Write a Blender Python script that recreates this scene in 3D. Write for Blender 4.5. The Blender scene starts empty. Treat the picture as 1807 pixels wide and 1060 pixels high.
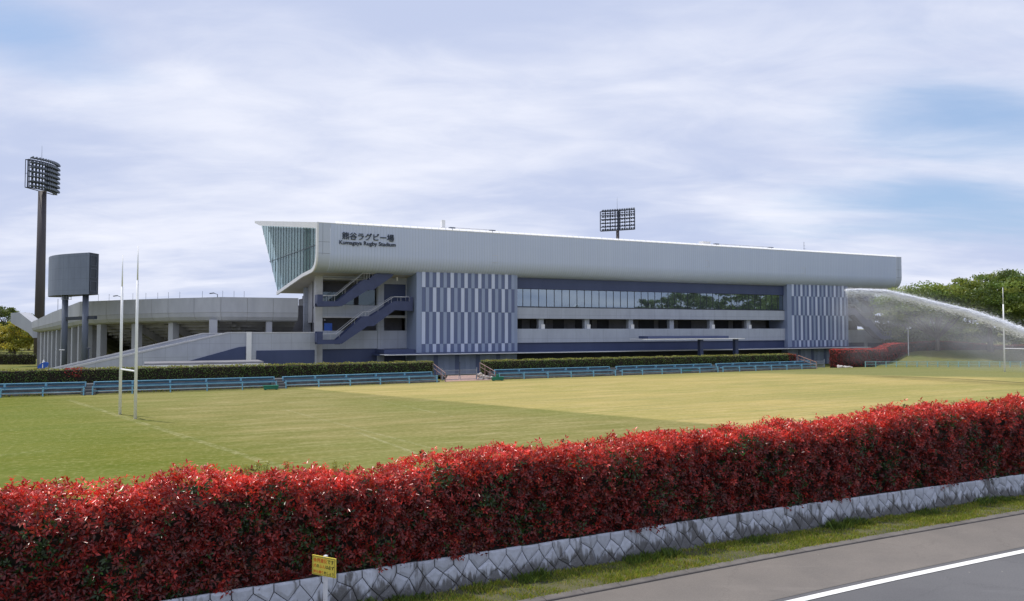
import bpy, math, random
import numpy as np
from mathutils import Vector, Matrix
R = math.radians
random.seed(7)
rng = np.random.default_rng(7)
S = bpy.context.scene

# ------------------------------------------------------------------ camera, sky, sun, exposure
F, CZ = 1340.0, 5.8
TH = math.atan(48 / 1340)
cam_d = bpy.data.cameras.new('camera')
cam_d.sensor_width = 36.0
cam_d.lens = 36.0 * F / 1807
cam_d.clip_start, cam_d.clip_end = 0.2, 9000
cam = bpy.data.objects.new('camera', cam_d)
S.collection.objects.link(cam)
cam.location = (0, 0, CZ)
cam.rotation_euler = (R(90) + TH, 0, 0)
S.camera = cam

SUN_DIR = Vector((-0.85, 0.53, 0)).normalized() * math.cos(R(69)) + Vector((0, 0, math.sin(R(69))))
sun_d = bpy.data.lights.new('sun', 'SUN')
sun_d.energy = 3.5
sun_d.angle = R(0.6)
sun_d.color = (1.0, 0.95, 0.87)
sun = bpy.data.objects.new('sun', sun_d)
S.collection.objects.link(sun)
sun.rotation_euler = (-SUN_DIR).to_track_quat('-Z', 'Y').to_euler()
sun.location = (0, 0, 60)

S.view_settings.view_transform = 'Standard'
S.view_settings.look = 'None'
S.view_settings.exposure = 0.12
S.view_settings.gamma = 1.0

world = bpy.data.worlds.new('World')
S.world = world
world.use_nodes = True
nt = world.node_tree
nt.nodes.clear()


class NB:
    """tiny node builder"""
    def __init__(s, tree): s.t = tree
    def n(s, typ, **kw):
        nd = s.t.nodes.new(typ)
        for k, v in kw.items():
            if k == 'inp':
                for kk, vv in v.items():
                    if isinstance(vv, bpy.types.NodeSocket): s.t.links.new(vv, nd.inputs[kk])
                    else: nd.inputs[kk].default_value = vv
            else: setattr(nd, k, v)
        return nd
    def m(s, op, a, b=None, c=None, clamp=False):
        nd = s.t.nodes.new('ShaderNodeMath'); nd.operation = op; nd.use_clamp = clamp
        for i, x in enumerate((a, b, c)):
            if x is None: continue
            if isinstance(x, bpy.types.NodeSocket): s.t.links.new(x, nd.inputs[i])
            else: nd.inputs[i].default_value = x
        return nd.outputs[0]
    def mix(s, fac, a, b, mode='MIX'):
        nd = s.t.nodes.new('ShaderNodeMix'); nd.data_type = 'RGBA'; nd.blend_type = mode
        for sock, x in ((nd.inputs[0], fac), (nd.inputs[6], a), (nd.inputs[7], b)):
            if isinstance(x, bpy.types.NodeSocket): s.t.links.new(x, sock)
            elif not hasattr(x, '__len__'): sock.default_value = x
            else: sock.default_value = tuple(x) + ((1,) if len(x) == 3 else ())
        return nd.outputs[2]
    def sstep(s, x, a, b):
        nd = s.t.nodes.new('ShaderNodeMapRange'); nd.interpolation_type = 'SMOOTHSTEP'
        s.t.links.new(x, nd.inputs[0]); nd.inputs[1].default_value = a; nd.inputs[2].default_value = b
        return nd.outputs[0]
    def noise(s, vec, scale, detail=3, rough=.55, dist=0):
        nd = s.t.nodes.new('ShaderNodeTexNoise'); s.t.links.new(vec, nd.inputs['Vector'])
        nd.inputs['Scale'].default_value = scale; nd.inputs['Detail'].default_value = detail
        nd.inputs['Roughness'].default_value = rough; nd.inputs['Distortion'].default_value = dist
        return nd.outputs[0]
    def mapping(s, vec, loc=(0, 0, 0), rot=(0, 0, 0), scale=(1, 1, 1)):
        nd = s.t.nodes.new('ShaderNodeMapping'); s.t.links.new(vec, nd.inputs[0])
        nd.inputs[1].default_value = loc; nd.inputs[2].default_value = rot; nd.inputs[3].default_value = scale
        return nd.outputs[0]
    def link(s, a, b): s.t.links.new(a, b)


def ray(px, py):
    a = (px - 903.5) / F; b = -(py - 530) / F
    return (a, math.cos(TH) - b * math.sin(TH), math.sin(TH) + b * math.cos(TH))


w = NB(nt)
tc = w.n('ShaderNodeTexCoord').outputs['Generated']
sep = w.n('ShaderNodeSeparateXYZ', inp={0: tc})
zz = w.m('ADD', w.m('MAXIMUM', sep.outputs[2], 0.0), 0.16)
cx_, cy_ = w.m('DIVIDE', sep.outputs[0], zz), w.m('DIVIDE', sep.outputs[1], zz)
pl = w.n('ShaderNodeCombineXYZ', inp={0: cx_, 1: cy_}).outputs[0]
mp = w.mapping(pl, loc=(.4, .9, 0), rot=(0, 0, R(-40)), scale=(0.8, 1.15, 1))
big = w.noise(mp, 0.7, 4, .5, .3)
mp2 = w.mapping(pl, loc=(3.1, 1.7, 0), rot=(0, 0, R(-25)), scale=(.7, 1.3, 1))
fine = w.noise(mp2, 1.3, 6, .55, .3)
sky = w.n('ShaderNodeTexSky')
sky.sky_type = 'NISHITA'; sky.sun_disc = False
sky.sun_elevation = R(69); sky.sun_rotation = math.atan2(SUN_DIR.x, SUN_DIR.y)
blue = w.mix(1.0, sky.outputs[0], (0.115, 0.115, 0.115), 'MULTIPLY')
blue = w.mix(0.6, blue, (0.38, 0.55, 0.86))
shade = w.m('ADD', w.m('MULTIPLY', big, .6), w.m('MULTIPLY', fine, .4))
puff = w.noise(w.mapping(pl, loc=(7, 2, 0), rot=(0, 0, R(-48)), scale=(.9, 1.5, 1)), 2.6, 8, .6, .6)
shade = w.m('ADD', shade, w.m('MULTIPLY', w.m('SUBTRACT', puff, .5), .22))
cloud = w.mix(w.sstep(shade, .38, .68), (0.53, 0.60, 0.81), (0.85, 0.875, 0.98))
# openings in the cloud deck, at their bearings
mask = None
for (px, py, rad, st, ang, amt) in ((30, 40, .16, 2.4, 20, .62), (1680, 365, .20, 5.5, 8, .72), (1560, 245, .20, 4., 14, .34), (1730, 150, .2, 2.4, 20, .30), (1380, 420, .22, 6., 4, .30), (1740, 190, .14, 4., 18, .40)):
    d = Vector(ray(px, py)).normalized(); q = Vector((d.x / (d.z + .16), d.y / (d.z + .16), 0))
    # gaussian in tangent coordinates of the direction, stretched sideways
    az = math.atan2(d.x, d.y); el = math.asin(d.z)
    AZ = w.m('ARCTAN2', sep.outputs[0], sep.outputs[1]); EL = w.m('ARCSINE', sep.outputs[2])
    da, de = w.m('SUBTRACT', AZ, az), w.m('SUBTRACT', EL, el)
    ca, sa = math.cos(R(ang)), math.sin(R(ang))
    e1 = w.m('ADD', w.m('MULTIPLY', da, ca), w.m('MULTIPLY', de, -sa))
    e2 = w.m('ADD', w.m('MULTIPLY', da, sa), w.m('MULTIPLY', de, ca))
    rr = w.m('ADD', w.m('POWER', w.m('ABSOLUTE', w.m('DIVIDE', e1, rad)), 2.0), w.m('POWER', w.m('ABSOLUTE', w.m('DIVIDE', e2, rad / st)), 2.0))
    g = w.m('MULTIPLY', w.m('EXPONENT', w.m('MULTIPLY', rr, -1.0)), amt)
    mask = g if mask is None else w.m('ADD', mask, g)
wisp = w.noise(w.mapping(pl, rot=(0, 0, R(-30)), scale=(.6, 1.8, 1)), 1.6, 7, .58, .4)
gap = w.sstep(w.m('ADD', mask, w.m('MULTIPLY', w.m('SUBTRACT', .5, wisp), 1.1)), .16, .95)
col = w.mix(gap, cloud, blue)
bg = w.n('ShaderNodeBackground', inp={0: col, 1: 0.97})
wo = w.n('ShaderNodeOutputWorld', inp={0: bg.outputs[0]})

# ------------------------------------------------------------------ frames and helpers
P0 = (-.25635 * 95, 95.0)                    # foot of the main stand's left front corner
ANG = math.atan2(.436, .9)
UX = (math.cos(ANG), math.sin(ANG)); VX = (-math.sin(ANG), math.cos(ANG))
GB = -0.6                                    # ground level round the stadium


def gz(px, py, z=0.0):
    d = ray(px, py); t = (z - CZ) / d[2]
    return (d[0] * t, d[1] * t)


def at(px, py, Y):
    d = ray(px, py); t = Y / d[1]
    return Vector((d[0] * t, Y, CZ + d[2] * t))


def bl(px, py, y):
    """stadium frame: (along facade, height) on the plane y metres behind the facade line"""
    d = ray(px, py); q = d[0] * VX[0] + d[1] * VX[1]
    t = (y + P0[0] * VX[0] + P0[1] * VX[1]) / q
    X, Y = d[0] * t - P0[0], d[1] * t - P0[1]
    return X * UX[0] + Y * UX[1], CZ + d[2] * t


def loc(x, y):
    x -= P0[0]; y -= P0[1]
    return x * UX[0] + y * UX[1], x * VX[0] + y * VX[1]


def wld(s, y, z=0.0):
    return Vector((P0[0] + s * UX[0] + y * VX[0], P0[1] + s * UX[1] + y * VX[1], z))


def link(o, parent=None):
    S.collection.objects.link(o)
    if parent: o.parent = parent
    return o


def tag(o, label=None, cat=None, group=None, kind=None):
    if label: o['label'] = label
    if cat: o['category'] = cat
    if group: o['group'] = group
    if kind: o['kind'] = kind
    return o


def empty(name, label, cat, location, rz=0.0, group=None):
    o = bpy.data.objects.new(name, None)
    o.location = location; o.rotation_euler = (0, 0, rz); o.empty_display_size = .3
    link(o); return tag(o, label, cat, group)


class MB:
    def __init__(s): s.v, s.f, s.m = [], [], []
    def add(s, vs, fs, mi=0):
        b = len(s.v); s.v += [tuple(p) for p in vs]
        for f in fs: s.f.append([b + i for i in f]); s.m.append(mi)
        return s
    def box(s, x0, x1, y0, y1, z0, z1, mi=0):
        vs = [(x, y, z) for z in (z0, z1) for y in (y0, y1) for x in (x0, x1)]
        return s.add(vs, [(0, 2, 3, 1), (4, 5, 7, 6), (0, 1, 5, 4), (2, 6, 7, 3), (0, 4, 6, 2), (1, 3, 7, 5)], mi)
    def bar(s, a, b, wd, h, mi=0, up=(0, 0, 1)):
        a, b = Vector(a), Vector(b); d = (b - a).normalized(); up = Vector(up)
        sd = d.cross(up)
        if sd.length < 1e-4: sd = d.cross(Vector((1, 0, 0)))
        sd.normalize(); u2 = sd.cross(d).normalized()
        vs = [p + sd * (i * wd / 2) + u2 * (j * h / 2) for p in (a, b) for i, j in ((-1, -1), (1, -1), (1, 1), (-1, 1))]
        return s.add(vs, [(0, 1, 2, 3), (7, 6, 5, 4), (0, 4, 5, 1), (1, 5, 6, 2), (2, 6, 7, 3), (3, 7, 4, 0)], mi)
    def tube(s, pts, rad, n=8, mi=0, cap=True):
        pts = [Vector(p) for p in pts]
        if not isinstance(rad, (list, tuple)): rad = [rad] * len(pts)
        b = len(s.v); prev = None
        for i, p in enumerate(pts):
            d = (pts[min(i + 1, len(pts) - 1)] - pts[max(i - 1, 0)]).normalized()
            if prev is None:
                a = d.cross(Vector((0, 0, 1)))
                if a.length < 1e-3: a = d.cross(Vector((1, 0, 0)))
            else: a = prev - d * prev.dot(d)
            a.normalize(); prev = a; c = d.cross(a)
            for k in range(n):
                t = 2 * math.pi * k / n
                s.v.append(tuple(p + (a * math.cos(t) + c * math.sin(t)) * rad[i]))
        for i in range(len(pts) - 1):
            for k in range(n):
                k2 = (k + 1) % n
                s.f.append([b + i * n + k, b + i * n + k2, b + (i + 1) * n + k2, b + (i + 1) * n + k]); s.m.append(mi)
        if cap:
            s.f.append([b + k for k in range(n)][::-1]); s.m.append(mi)
            e = b + (len(pts) - 1) * n
            s.f.append([e + k for k in range(n)]); s.m.append(mi)
        return s
    def prism(s, poly, f0, f1, mi=0):
        """poly: list of 2-D points; f0/f1 map a 2-D point to 3-D on both end faces"""
        n = len(poly); b = len(s.v)
        s.v += [tuple(f0(p)) for p in poly] + [tuple(f1(p)) for p in poly]
        s.f.append([b + i for i in range(n)][::-1]); s.m.append(mi)
        s.f.append([b + n + i for i in range(n)]); s.m.append(mi)
        for i in range(n):
            j = (i + 1) % n
            s.f.append([b + i, b + j, b + n + j, b + n + i]); s.m.append(mi)
        return s
    def xz(s, poly, y0, y1, mi=0):
        return s.prism(poly, lambda p: (p[0], y0, p[1]), lambda p: (p[0], y1, p[1]), mi)
    def build(s, name, mats, parent=None, smooth=False, bevel=0):
        me = bpy.data.meshes.new(name)
        me.from_pydata(s.v, [], s.f)
        if not isinstance(mats, (list, tuple)): mats = [mats]
        for m_ in mats: me.materials.append(m_)
        me.polygons.foreach_set('material_index', s.m)
        if smooth: me.polygons.foreach_set('use_smooth', [True] * len(s.f))
        me.validate(); me.update()
        import bmesh
        bm = bmesh.new(); bm.from_mesh(me); bmesh.ops.recalc_face_normals(bm, faces=bm.faces)
        bm.to_mesh(me); bm.free()
        o = bpy.data.objects.new(name, me)
        link(o, parent)
        if bevel:
            md = o.modifiers.new('bevel', 'BEVEL'); md.width = bevel; md.segments = 2; md.limit_method = 'ANGLE'
        return o


def fastmesh(name, verts, faces, mats, parent=None, cols=None, mi=None, smooth=False):
    """numpy verts (N,3), faces (M,k)"""
    me = bpy.data.meshes.new(name)
    N, (M, k) = len(verts), faces.shape
    me.vertices.add(N); me.vertices.foreach_set('co', verts.astype(np.float32).ravel())
    me.loops.add(M * k); me.loops.foreach_set('vertex_index', faces.astype(np.int32).ravel())
    me.polygons.add(M); me.polygons.foreach_set('loop_start', np.arange(M, dtype=np.int32) * k)
    me.polygons.foreach_set('loop_total', np.full(M, k, dtype=np.int32))
    for m_ in (mats if isinstance(mats, (list, tuple)) else [mats]): me.materials.append(m_)
    if mi is not None: me.polygons.foreach_set('material_index', mi.astype(np.int32))
    if smooth: me.polygons.foreach_set('use_smooth', np.ones(M, dtype=bool))
    if cols is not None:
        a = me.color_attributes.new('tint', 'FLOAT_COLOR', 'POINT')
        c4 = np.ones((N, 4), dtype=np.float32); c4[:, :3] = cols
        a.data.foreach_set('color', c4.ravel())
    me.update(calc_edges=True); me.validate()
    o = bpy.data.objects.new(name, me)
    return link(o, parent)


def unit(a): return a / np.maximum(np.linalg.norm(a, axis=1, keepdims=True), 1e-9)


def leaf_cards(c, d, ln, wd, col, nrm=None):
    """one diamond quad per leaf: centre c, direction d"""
    n = len(c); d = unit(d); sd = unit(np.cross(d, rng.normal(size=(n, 3)) if nrm is None else nrm + rng.normal(size=(n, 3)) * .35))
    ln = np.asarray(ln).reshape(-1, 1) * np.ones((n, 1)); wd = np.asarray(wd).reshape(-1, 1) * np.ones((n, 1))
    v = np.stack([c - d * ln / 2, c + sd * wd / 2, c + d * ln / 2, c - sd * wd / 2], 1).reshape(-1, 3)
    f = np.arange(4 * n).reshape(n, 4)
    return v, f, np.repeat(col, 4, axis=0)


# ------------------------------------------------------------------ materials
def newmat(name):
    m = bpy.data.materials.new(name); m.use_nodes = True
    m.node_tree.nodes.clear(); b = NB(m.node_tree)
    p = b.n('ShaderNodeBsdfPrincipled'); o = b.n('ShaderNodeOutputMaterial', inp={0: p.outputs[0]})
    return m, b, p, o


def pmat(name, c1, c2=None, scale=1.0, rough=.7, bump=0, metal=0, detail=4, spec=.4, streak=1.0, bscale=None):
    m, b, p, o = newmat(name)
    tcn = b.n('ShaderNodeTexCoord').outputs['Object']
    vec = b.mapping(tcn, scale=(1, 1, streak))
    if c2 is None: c2 = tuple(x * .82 for x in c1)
    nz = b.noise(vec, scale, detail, .6)
    c = b.mix(b.sstep(nz, .32, .68), c1, c2)
    b.link(c, p.inputs['Base Color'])
    p.inputs['Roughness'].default_value = rough; p.inputs['Metallic'].default_value = metal
    p.inputs['Specular IOR Level'].default_value = spec
    if bump:
        bp = b.n('ShaderNodeBump', inp={'Strength': min(1, bump * 4), 'Distance': bump, 'Height': b.noise(tcn, bscale or scale * 6, 4, .6)})
        b.link(bp.outputs[0], p.inputs['Normal'])
    return m


def leafmat(name, rough=.42, trans=.35, spec=.5, tint=1.0):
    m = bpy.data.materials.new(name); m.use_nodes = True; m.node_tree.nodes.clear(); b = NB(m.node_tree)
    at_ = b.n('ShaderNodeAttribute', attribute_name='tint').outputs['Color']
    p = b.n('ShaderNodeBsdfPrincipled', inp={'Base Color': at_, 'Roughness': rough, 'Specular IOR Level': spec})
    tcol = b.mix(1.0, at_, (1.6 * tint, 1.3 * tint, .9 * tint), 'MULTIPLY')
    t = b.n('ShaderNodeBsdfTranslucent', inp={0: tcol})
    mx = b.n('ShaderNodeMixShader', inp={0: trans, 1: p.outputs[0], 2: t.outputs[0]})
    b.n('ShaderNodeOutputMaterial', inp={0: mx.outputs[0]})
    return m


def panel_concrete(name, c1, c2, pw, ph, joint=.02, rough=.75):
    """concrete with a grid of formwork joints, read on the object's x and z"""
    m, b, p, o = newmat(name)
    tcn = b.n('ShaderNodeTexCoord').outputs['Object']
    sp = b.n('ShaderNodeSeparateXYZ', inp={0: tcn})
    fx = b.m('PINGPONG', sp.outputs[0], pw / 2); fz = b.m('PINGPONG', b.m('ADD', sp.outputs[2], .35), ph / 2)
    j = b.m('MAXIMUM', b.m('LESS_THAN', fx, joint), b.m('LESS_THAN', fz, joint))
    nz = b.noise(b.mapping(tcn, scale=(1, 1, .35)), .7, 6, .62)
    c = b.mix(b.sstep(nz, .3, .7), c1, c2)
    drip = b.noise(b.mapping(tcn, scale=(3.0, 3.0, .12)), 1.3, 4, .6)
    c = b.mix(b.m('MULTIPLY', b.sstep(drip, .52, .75), .22), c, tuple(x * .62 for x in c1))
    c = b.mix(b.m('MULTIPLY', j, .5), c, tuple(x * .45 for x in c1))
    b.link(c, p.inputs['Base Color']); p.inputs['Roughness'].default_value = rough
    p.inputs['Specular IOR Level'].default_value = .3
    return m


M = {}
M['conc'] = panel_concrete('facade_concrete', (.44, .475, .55), (.385, .415, .485), 2.4, 1.72)
M['conc2'] = panel_concrete('terrace_concrete', (.46, .485, .55), (.40, .42, .48), 2.45, 1.6)
M['bowl'] = pmat('bowl_concrete', (.47, .485, .53), (.40, .415, .46), .5, .8, detail=6, streak=.4)
M['pale'] = pmat('pale_concrete', (.56, .565, .59), (.48, .485, .51), .8, .75)
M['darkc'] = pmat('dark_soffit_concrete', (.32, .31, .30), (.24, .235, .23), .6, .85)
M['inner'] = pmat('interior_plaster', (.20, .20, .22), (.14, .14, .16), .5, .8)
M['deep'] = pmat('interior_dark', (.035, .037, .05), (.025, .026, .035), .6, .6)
M['navy'] = pmat('navy_metal_panel', (.058, .078, .165), (.048, .066, .145), .4, .5, streak=.2)
M['stairnavy'] = pmat('navy_steel', (.052, .068, .15), (.043, .056, .125), 1.2, .45)
M['white'] = pmat('white_painted_metal', (.80, .80, .80), (.74, .74, .745), 1.0, .4)
M['rail'] = pmat('galvanised_rail', (.62, .63, .66), (.52, .53, .56), 3, .35, metal=.2)
M['stripe_bg'] = pmat('blue_grey_panel', (.27, .325, .46), (.25, .30, .43), .7, .6, streak=.3)
M['stripe_l'] = pmat('light_stripe_panel', (.57, .63, .79), (.53, .59, .75), .7, .55, streak=.3)
M['stripe_m'] = pmat('mid_stripe_panel', (.31, .37, .52), (.29, .345, .49), .7, .55, streak=.3)
M['stripe_d'] = pmat('dark_stripe_panel', (.13, .165, .29), (.12, .15, .27), .7, .55, streak=.3)
M['frame'] = pmat('dark_window_frame', (.04, .05, .07), None, 2, .4)
M['flash'] = pmat('bright_edge_flashing', (.90, .90, .90), (.86, .86, .87), 3, .35)
M['sign'] = pmat('sign_dark_letters', (.035, .05, .085), None, 2, .5)
M['mast'] = pmat('weathered_brown_mast', (.085, .072, .075), (.055, .05, .06), .5, .6, streak=.15)
M['lampframe'] = pmat('dark_blue_lamp_steel', (.055, .065, .10), (.04, .048, .08), 1, .5)
M['lampcase'] = pmat('grey_lamp_case', (.14, .16, .20), (.10, .12, .16), 2, .4)
M['sbgrey'] = panel_concrete('scoreboard_panel', (.195, .23, .31), (.165, .195, .265), 1.05, 1.45, .018, .5)
M['sbdark'] = pmat('scoreboard_side', (.042, .05, .07), None, 1, .5)
M['sbpost'] = pmat('slate_blue_post', (.13, .15, .20), (.10, .12, .165), .8, .5, streak=.2)
M['goal'] = pmat('white_goal_paint', (.90, .90, .92), (.84, .85, .88), 2, .35)
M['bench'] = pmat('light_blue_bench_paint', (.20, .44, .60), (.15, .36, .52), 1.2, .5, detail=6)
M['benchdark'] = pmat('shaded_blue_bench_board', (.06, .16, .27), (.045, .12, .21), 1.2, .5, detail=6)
M['teal'] = pmat('pale_teal_rail', (.28, .56, .58), (.22, .46, .50), 1.2, .5)
M['step'] = pmat('step_concrete', (.17, .175, .18), (.10, .105, .11), 1.6, .85, detail=6)
M['green_plastic'] = pmat('green_plastic', (.012, .17, .11), (.010, .13, .09), 2, .45)
M['rust'] = pmat('red_brown_rail', (.33, .21, .20), (.25, .17, .165), 2, .6)
M['gatem'] = pmat('gate_steel', (.28, .31, .37), (.22, .25, .30), 2, .5)
M['stonew'] = pmat('white_rubble', (.62, .58, .55), (.46, .43, .41), 3, .85, bump=.02)
M['bluesign'] = pmat('blue_sign_paint', (.02, .10, .45), (.018, .085, .40), 2, .4)
M['bark'] = pmat('bark', (.13, .105, .085), (.07, .058, .05), 3, .9, bump=.02, streak=.3)
M['soil'] = pmat('dry_soil', (.10, .095, .045), (.055, .06, .03), 3, .95, bump=.02, detail=7)
M['yellow'] = pmat('yellow_sign_sheet', (.80, .66, .10), (.74, .60, .09), 4, .4)
M['redink'] = pmat('orange_red_ink', (.72, .16, .03), None, 4, .5)
M['blackink'] = pmat('black_ink', (.03, .035, .02), None, 4, .5)
M['whitepole'] = pmat('white_pole', (.68, .70, .74), (.6, .62, .66), 4, .4)
M['paint'] = pmat('road_paint', (.78, .78, .77), (.66, .66, .655), 9, .6, detail=8, bump=.002, bscale=200)
M['leaf'] = leafmat('green_leaf')
M['redleaf'] = leafmat('red_photinia_leaf', .27, .28, .5)
M['hedgeleaf'] = leafmat('small_hedge_leaf', .55, .2, .3)
M['grassblade'] = leafmat('grass_blade', .6, .35, .3)
M['core'] = pmat('hedge_inner_twigs', (.03, .022, .015), (.014, .012, .009), 8, .95)


def fascia_mat():
    m, b, p, o = newmat('ribbed_fascia_metal')
    tcn = b.n('ShaderNodeTexCoord').outputs['Object']
    sp = b.n('ShaderNodeSeparateXYZ', inp={0: tcn})
    fx = b.m('PINGPONG', sp.outputs[0], .20)
    rib = b.sstep(fx, .0, .07)
    pan = b.m('FLOOR', b.m('DIVIDE', sp.outputs[0], .4))
    wn = b.n('ShaderNodeTexWhiteNoise', noise_dimensions='1D', inp={'W': pan}).outputs[0]
    base = b.mix(wn, (.51, .575, .73), (.535, .60, .75))
    nz = b.noise(b.mapping(tcn, scale=(.25, 1, 1)), .35, 4, .6)
    base = b.mix(b.m('MULTIPLY', b.sstep(nz, .35, .7), .5), base, (.475, .545, .71))
    run = b.noise(b.mapping(tcn, scale=(2.2, 1, .10)), 1.0, 5, .65)
    base = b.mix(b.m('MULTIPLY', b.sstep(run, .55, .78), .16), base, (.30, .33, .38))
    c = b.mix(rib, (.455, .52, .64), base)
    b.link(c, p.inputs['Base Color'])
    p.inputs['Roughness'].default_value = .42; p.inputs['Specular IOR Level'].default_value = .5
    bp = b.n('ShaderNodeBump', inp={'Strength': .35, 'Distance': .03, 'Height': rib})
    b.link(bp.outputs[0], p.inputs['Normal'])
    return m


M['fascia'] = fascia_mat()


def glass_mat(name, col, alpha, rough=.03, metal=0.0):
    m = bpy.data.materials.new(name); m.use_nodes = True; m.node_tree.nodes.clear(); b = NB(m.node_tree)
    p = b.n('ShaderNodeBsdfPrincipled', inp={'Base Color': tuple(col) + (1,), 'Roughness': rough, 'IOR': 1.6, 'Specular IOR Level': .8, 'Metallic': metal})
    t = b.n('ShaderNodeBsdfTransparent', inp={0: (.75, .85, .84, 1)})
    mx = b.n('ShaderNodeMixShader', inp={0: alpha, 1: t.outputs[0], 2: p.outputs[0]})
    b.n('ShaderNodeOutputMaterial', inp={0: mx.outputs[0]})
    return m


M['glass'] = glass_mat('window_glass', (.36, .43, .50), .70, .02, .85)
M['bayglass'] = glass_mat('bay_window_glass', (.10, .14, .16), .75, .03, .4)
M['endglass'] = glass_mat('tinted_end_glass', (.34, .46, .47), .40, .04, .3)


def text_mesh(name, txt, size, mat, parent, loc_, rot, extrude=.02, offset=0.0, sx=1.0, shear=0.0):
    cu = bpy.data.curves.new(name, 'FONT'); cu.body = txt; cu.size = size
    cu.extrude = extrude; cu.offset = offset
    to = bpy.data.objects.new(name, cu); S.collection.objects.link(to)
    dg = bpy.context.evaluated_depsgraph_get(); dg.update()
    me = bpy.data.meshes.new_from_object(to.evaluated_get(dg))
    bpy.data.objects.remove(to); me.name = name
    me.materials.clear(); me.materials.append(mat)
    o = bpy.data.objects.new(name, me); link(o, parent)
    o.location = loc_; o.rotation_euler = rot; o.scale = (sx, 1, 1)
    return o


# ------------------------------------------------------------------ foreground path (road edge line)
_c = [(-46, -13.5)] + [gz(x, y, 2.65) for x, y in ((300, 1060), (600, 1012.8), (1100, 937.6), (1300, 907), (1807, 837))] + [(45, 32.0)]
_c.insert(1, (_c[1][0] - 9 * math.cos(R(28.5)), _c[1][1] - 9 * math.sin(R(28.5))))
_c = np.array(_c)
_xs = np.linspace(-46, 45, 400)
_ys = np.interp(_xs, _c[:, 0], _c[:, 1])
_k = np.exp(-np.linspace(-2, 2, 25) ** 2); _k /= _k.sum()
_ys = np.convolve(np.pad(_ys, 12, 'reflect', reflect_type='odd'), _k, 'valid')
_sl = np.concatenate([[0], np.cumsum(np.hypot(np.diff(_xs), np.diff(_ys)))])
S0 = np.interp(0, _xs, _sl)


def path(s, d=0.0):
    """s along the wall (0 at x=0), d towards the pitch"""
    s = np.asarray(s, float) + S0; d = np.asarray(d, float)
    x = np.interp(s, _sl, _xs); y = np.interp(s, _sl, _ys)
    x2 = np.interp(s + .3, _sl, _xs); y2 = np.interp(s + .3, _sl, _ys)
    x1 = np.interp(s - .3, _sl, _xs); y1 = np.interp(s - .3, _sl, _ys)
    L = np.hypot(x2 - x1, y2 - y1); tx, ty = (x2 - x1) / L, (y2 - y1) / L
    return x - ty * d, y + tx * d


def strip(name, s0, s1, prof, mat, step=.5, parent=None, mb=None, mi=0):
    """prof: list of (d,z) swept along the path"""
    own = mb is None
    if own: mb = MB()
    n = max(2, int((s1 - s0) / step) + 1); b = len(mb.v)
    for s in np.linspace(s0, s1, n):
        for d, z in prof:
            x, y = path(s, d); mb.v.append((float(x), float(y), z))
    k = len(prof)
    for i in range(n - 1):
        for j in range(k - 1):
            mb.f.append([b + i * k + j, b + i * k + j + 1, b + (i + 1) * k + j + 1, b + (i + 1) * k + j]); mb.m.append(mi)
    if own: return mb.build(name, mat, parent)
    return mb


ZR, ZW = 2.2, 2.665


def closest_d(X, Y):
    """signed distance from the path, + towards the pitch"""
    d2 = (X[..., None] - _xs) ** 2 + (Y[..., None] - _ys) ** 2
    i = d2.argmin(-1); i = np.clip(i, 1, len(_xs) - 2)
    tx, ty = _xs[i + 1] - _xs[i - 1], _ys[i + 1] - _ys[i - 1]
    L = np.hypot(tx, ty)
    return ((Y - _ys[i]) * tx - (X - _xs[i]) * ty) / L


def smooth(x): x = np.clip(x, 0, 1); return x * x * (3 - 2 * x)


def mound(X, Y):
    """grassy bank at the right end"""
    a = smooth((Y - 113.5) / 12.5) * 2.1
    return a * smooth((X - 53 - (Y - 114) * .45) / 9.0)


def ground_h(X, Y):
    s = (X - P0[0]) * UX[0] + (Y - P0[1]) * UX[1]; y = (X - P0[0]) * VX[0] + (Y - P0[1]) * VX[1]
    h = np.where(y > -14.5, GB, np.where(y > -18.5, -.62 * smooth((y + 18.0) / 3.0), -.02))
    h = np.maximum(h, mound(X, Y) - .02 + np.where(mound(X, Y) > .02, 0, -5))
    D = closest_d(X, Y)
    bank = (ZW - .08) * (1 - smooth((D - 2.2) / 8.0))
    h = np.where((D > .1) & (D < 10.2), np.maximum(h, bank), h)
    h = np.where(D <= .1, ZR - .30, h)
    return h


gm, gb, gp, go = newmat('park_grass_and_earth')
_t = gb.n('ShaderNodeTexCoord').outputs['Object']
gn = gb.noise(_t, .12, 6, .6); gn2 = gb.noise(_t, 1.9, 6, .65)
gc = gb.mix(gb.sstep(gn, .35, .65), (.105, .125, .028), (.175, .16, .05))
gc = gb.mix(gb.m('MULTIPLY', gb.sstep(gn2, .4, .7), .45), gc, (.07, .085, .02))
gb.link(gc, gp.inputs['Base Color']); gp.inputs['Roughness'].default_value = .95; gp.inputs['Specular IOR Level'].default_value = .1
gx = np.concatenate([[-3000, -900, -300], np.arange(-160, 262, 2.0), [400, 1000, 3000]])
gy = np.concatenate([[-3000, -800, -200], np.arange(-40, 262, 2.0), [400, 1000, 3200]])
# finer rows near the foreground bank
gx = np.unique(np.concatenate([gx, np.arange(-20, 30, .5)])); gy = np.unique(np.concatenate([gy, np.arange(-2, 34, .5)]))
GX, GY = np.meshgrid(gx, gy)
GH = ground_h(GX, GY)
gv = np.stack([GX, GY, GH], -1).reshape(-1, 3)
nx_ = len(gx); ii = (np.arange(len(gy) - 1)[:, None] * nx_ + np.arange(nx_ - 1)[None, :]).ravel()
o = fastmesh('ground', gv, np.stack([ii, ii + 1, ii + nx_ + 1, ii + nx_], 1), gm, smooth=True)
tag(o, kind='structure')

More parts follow.
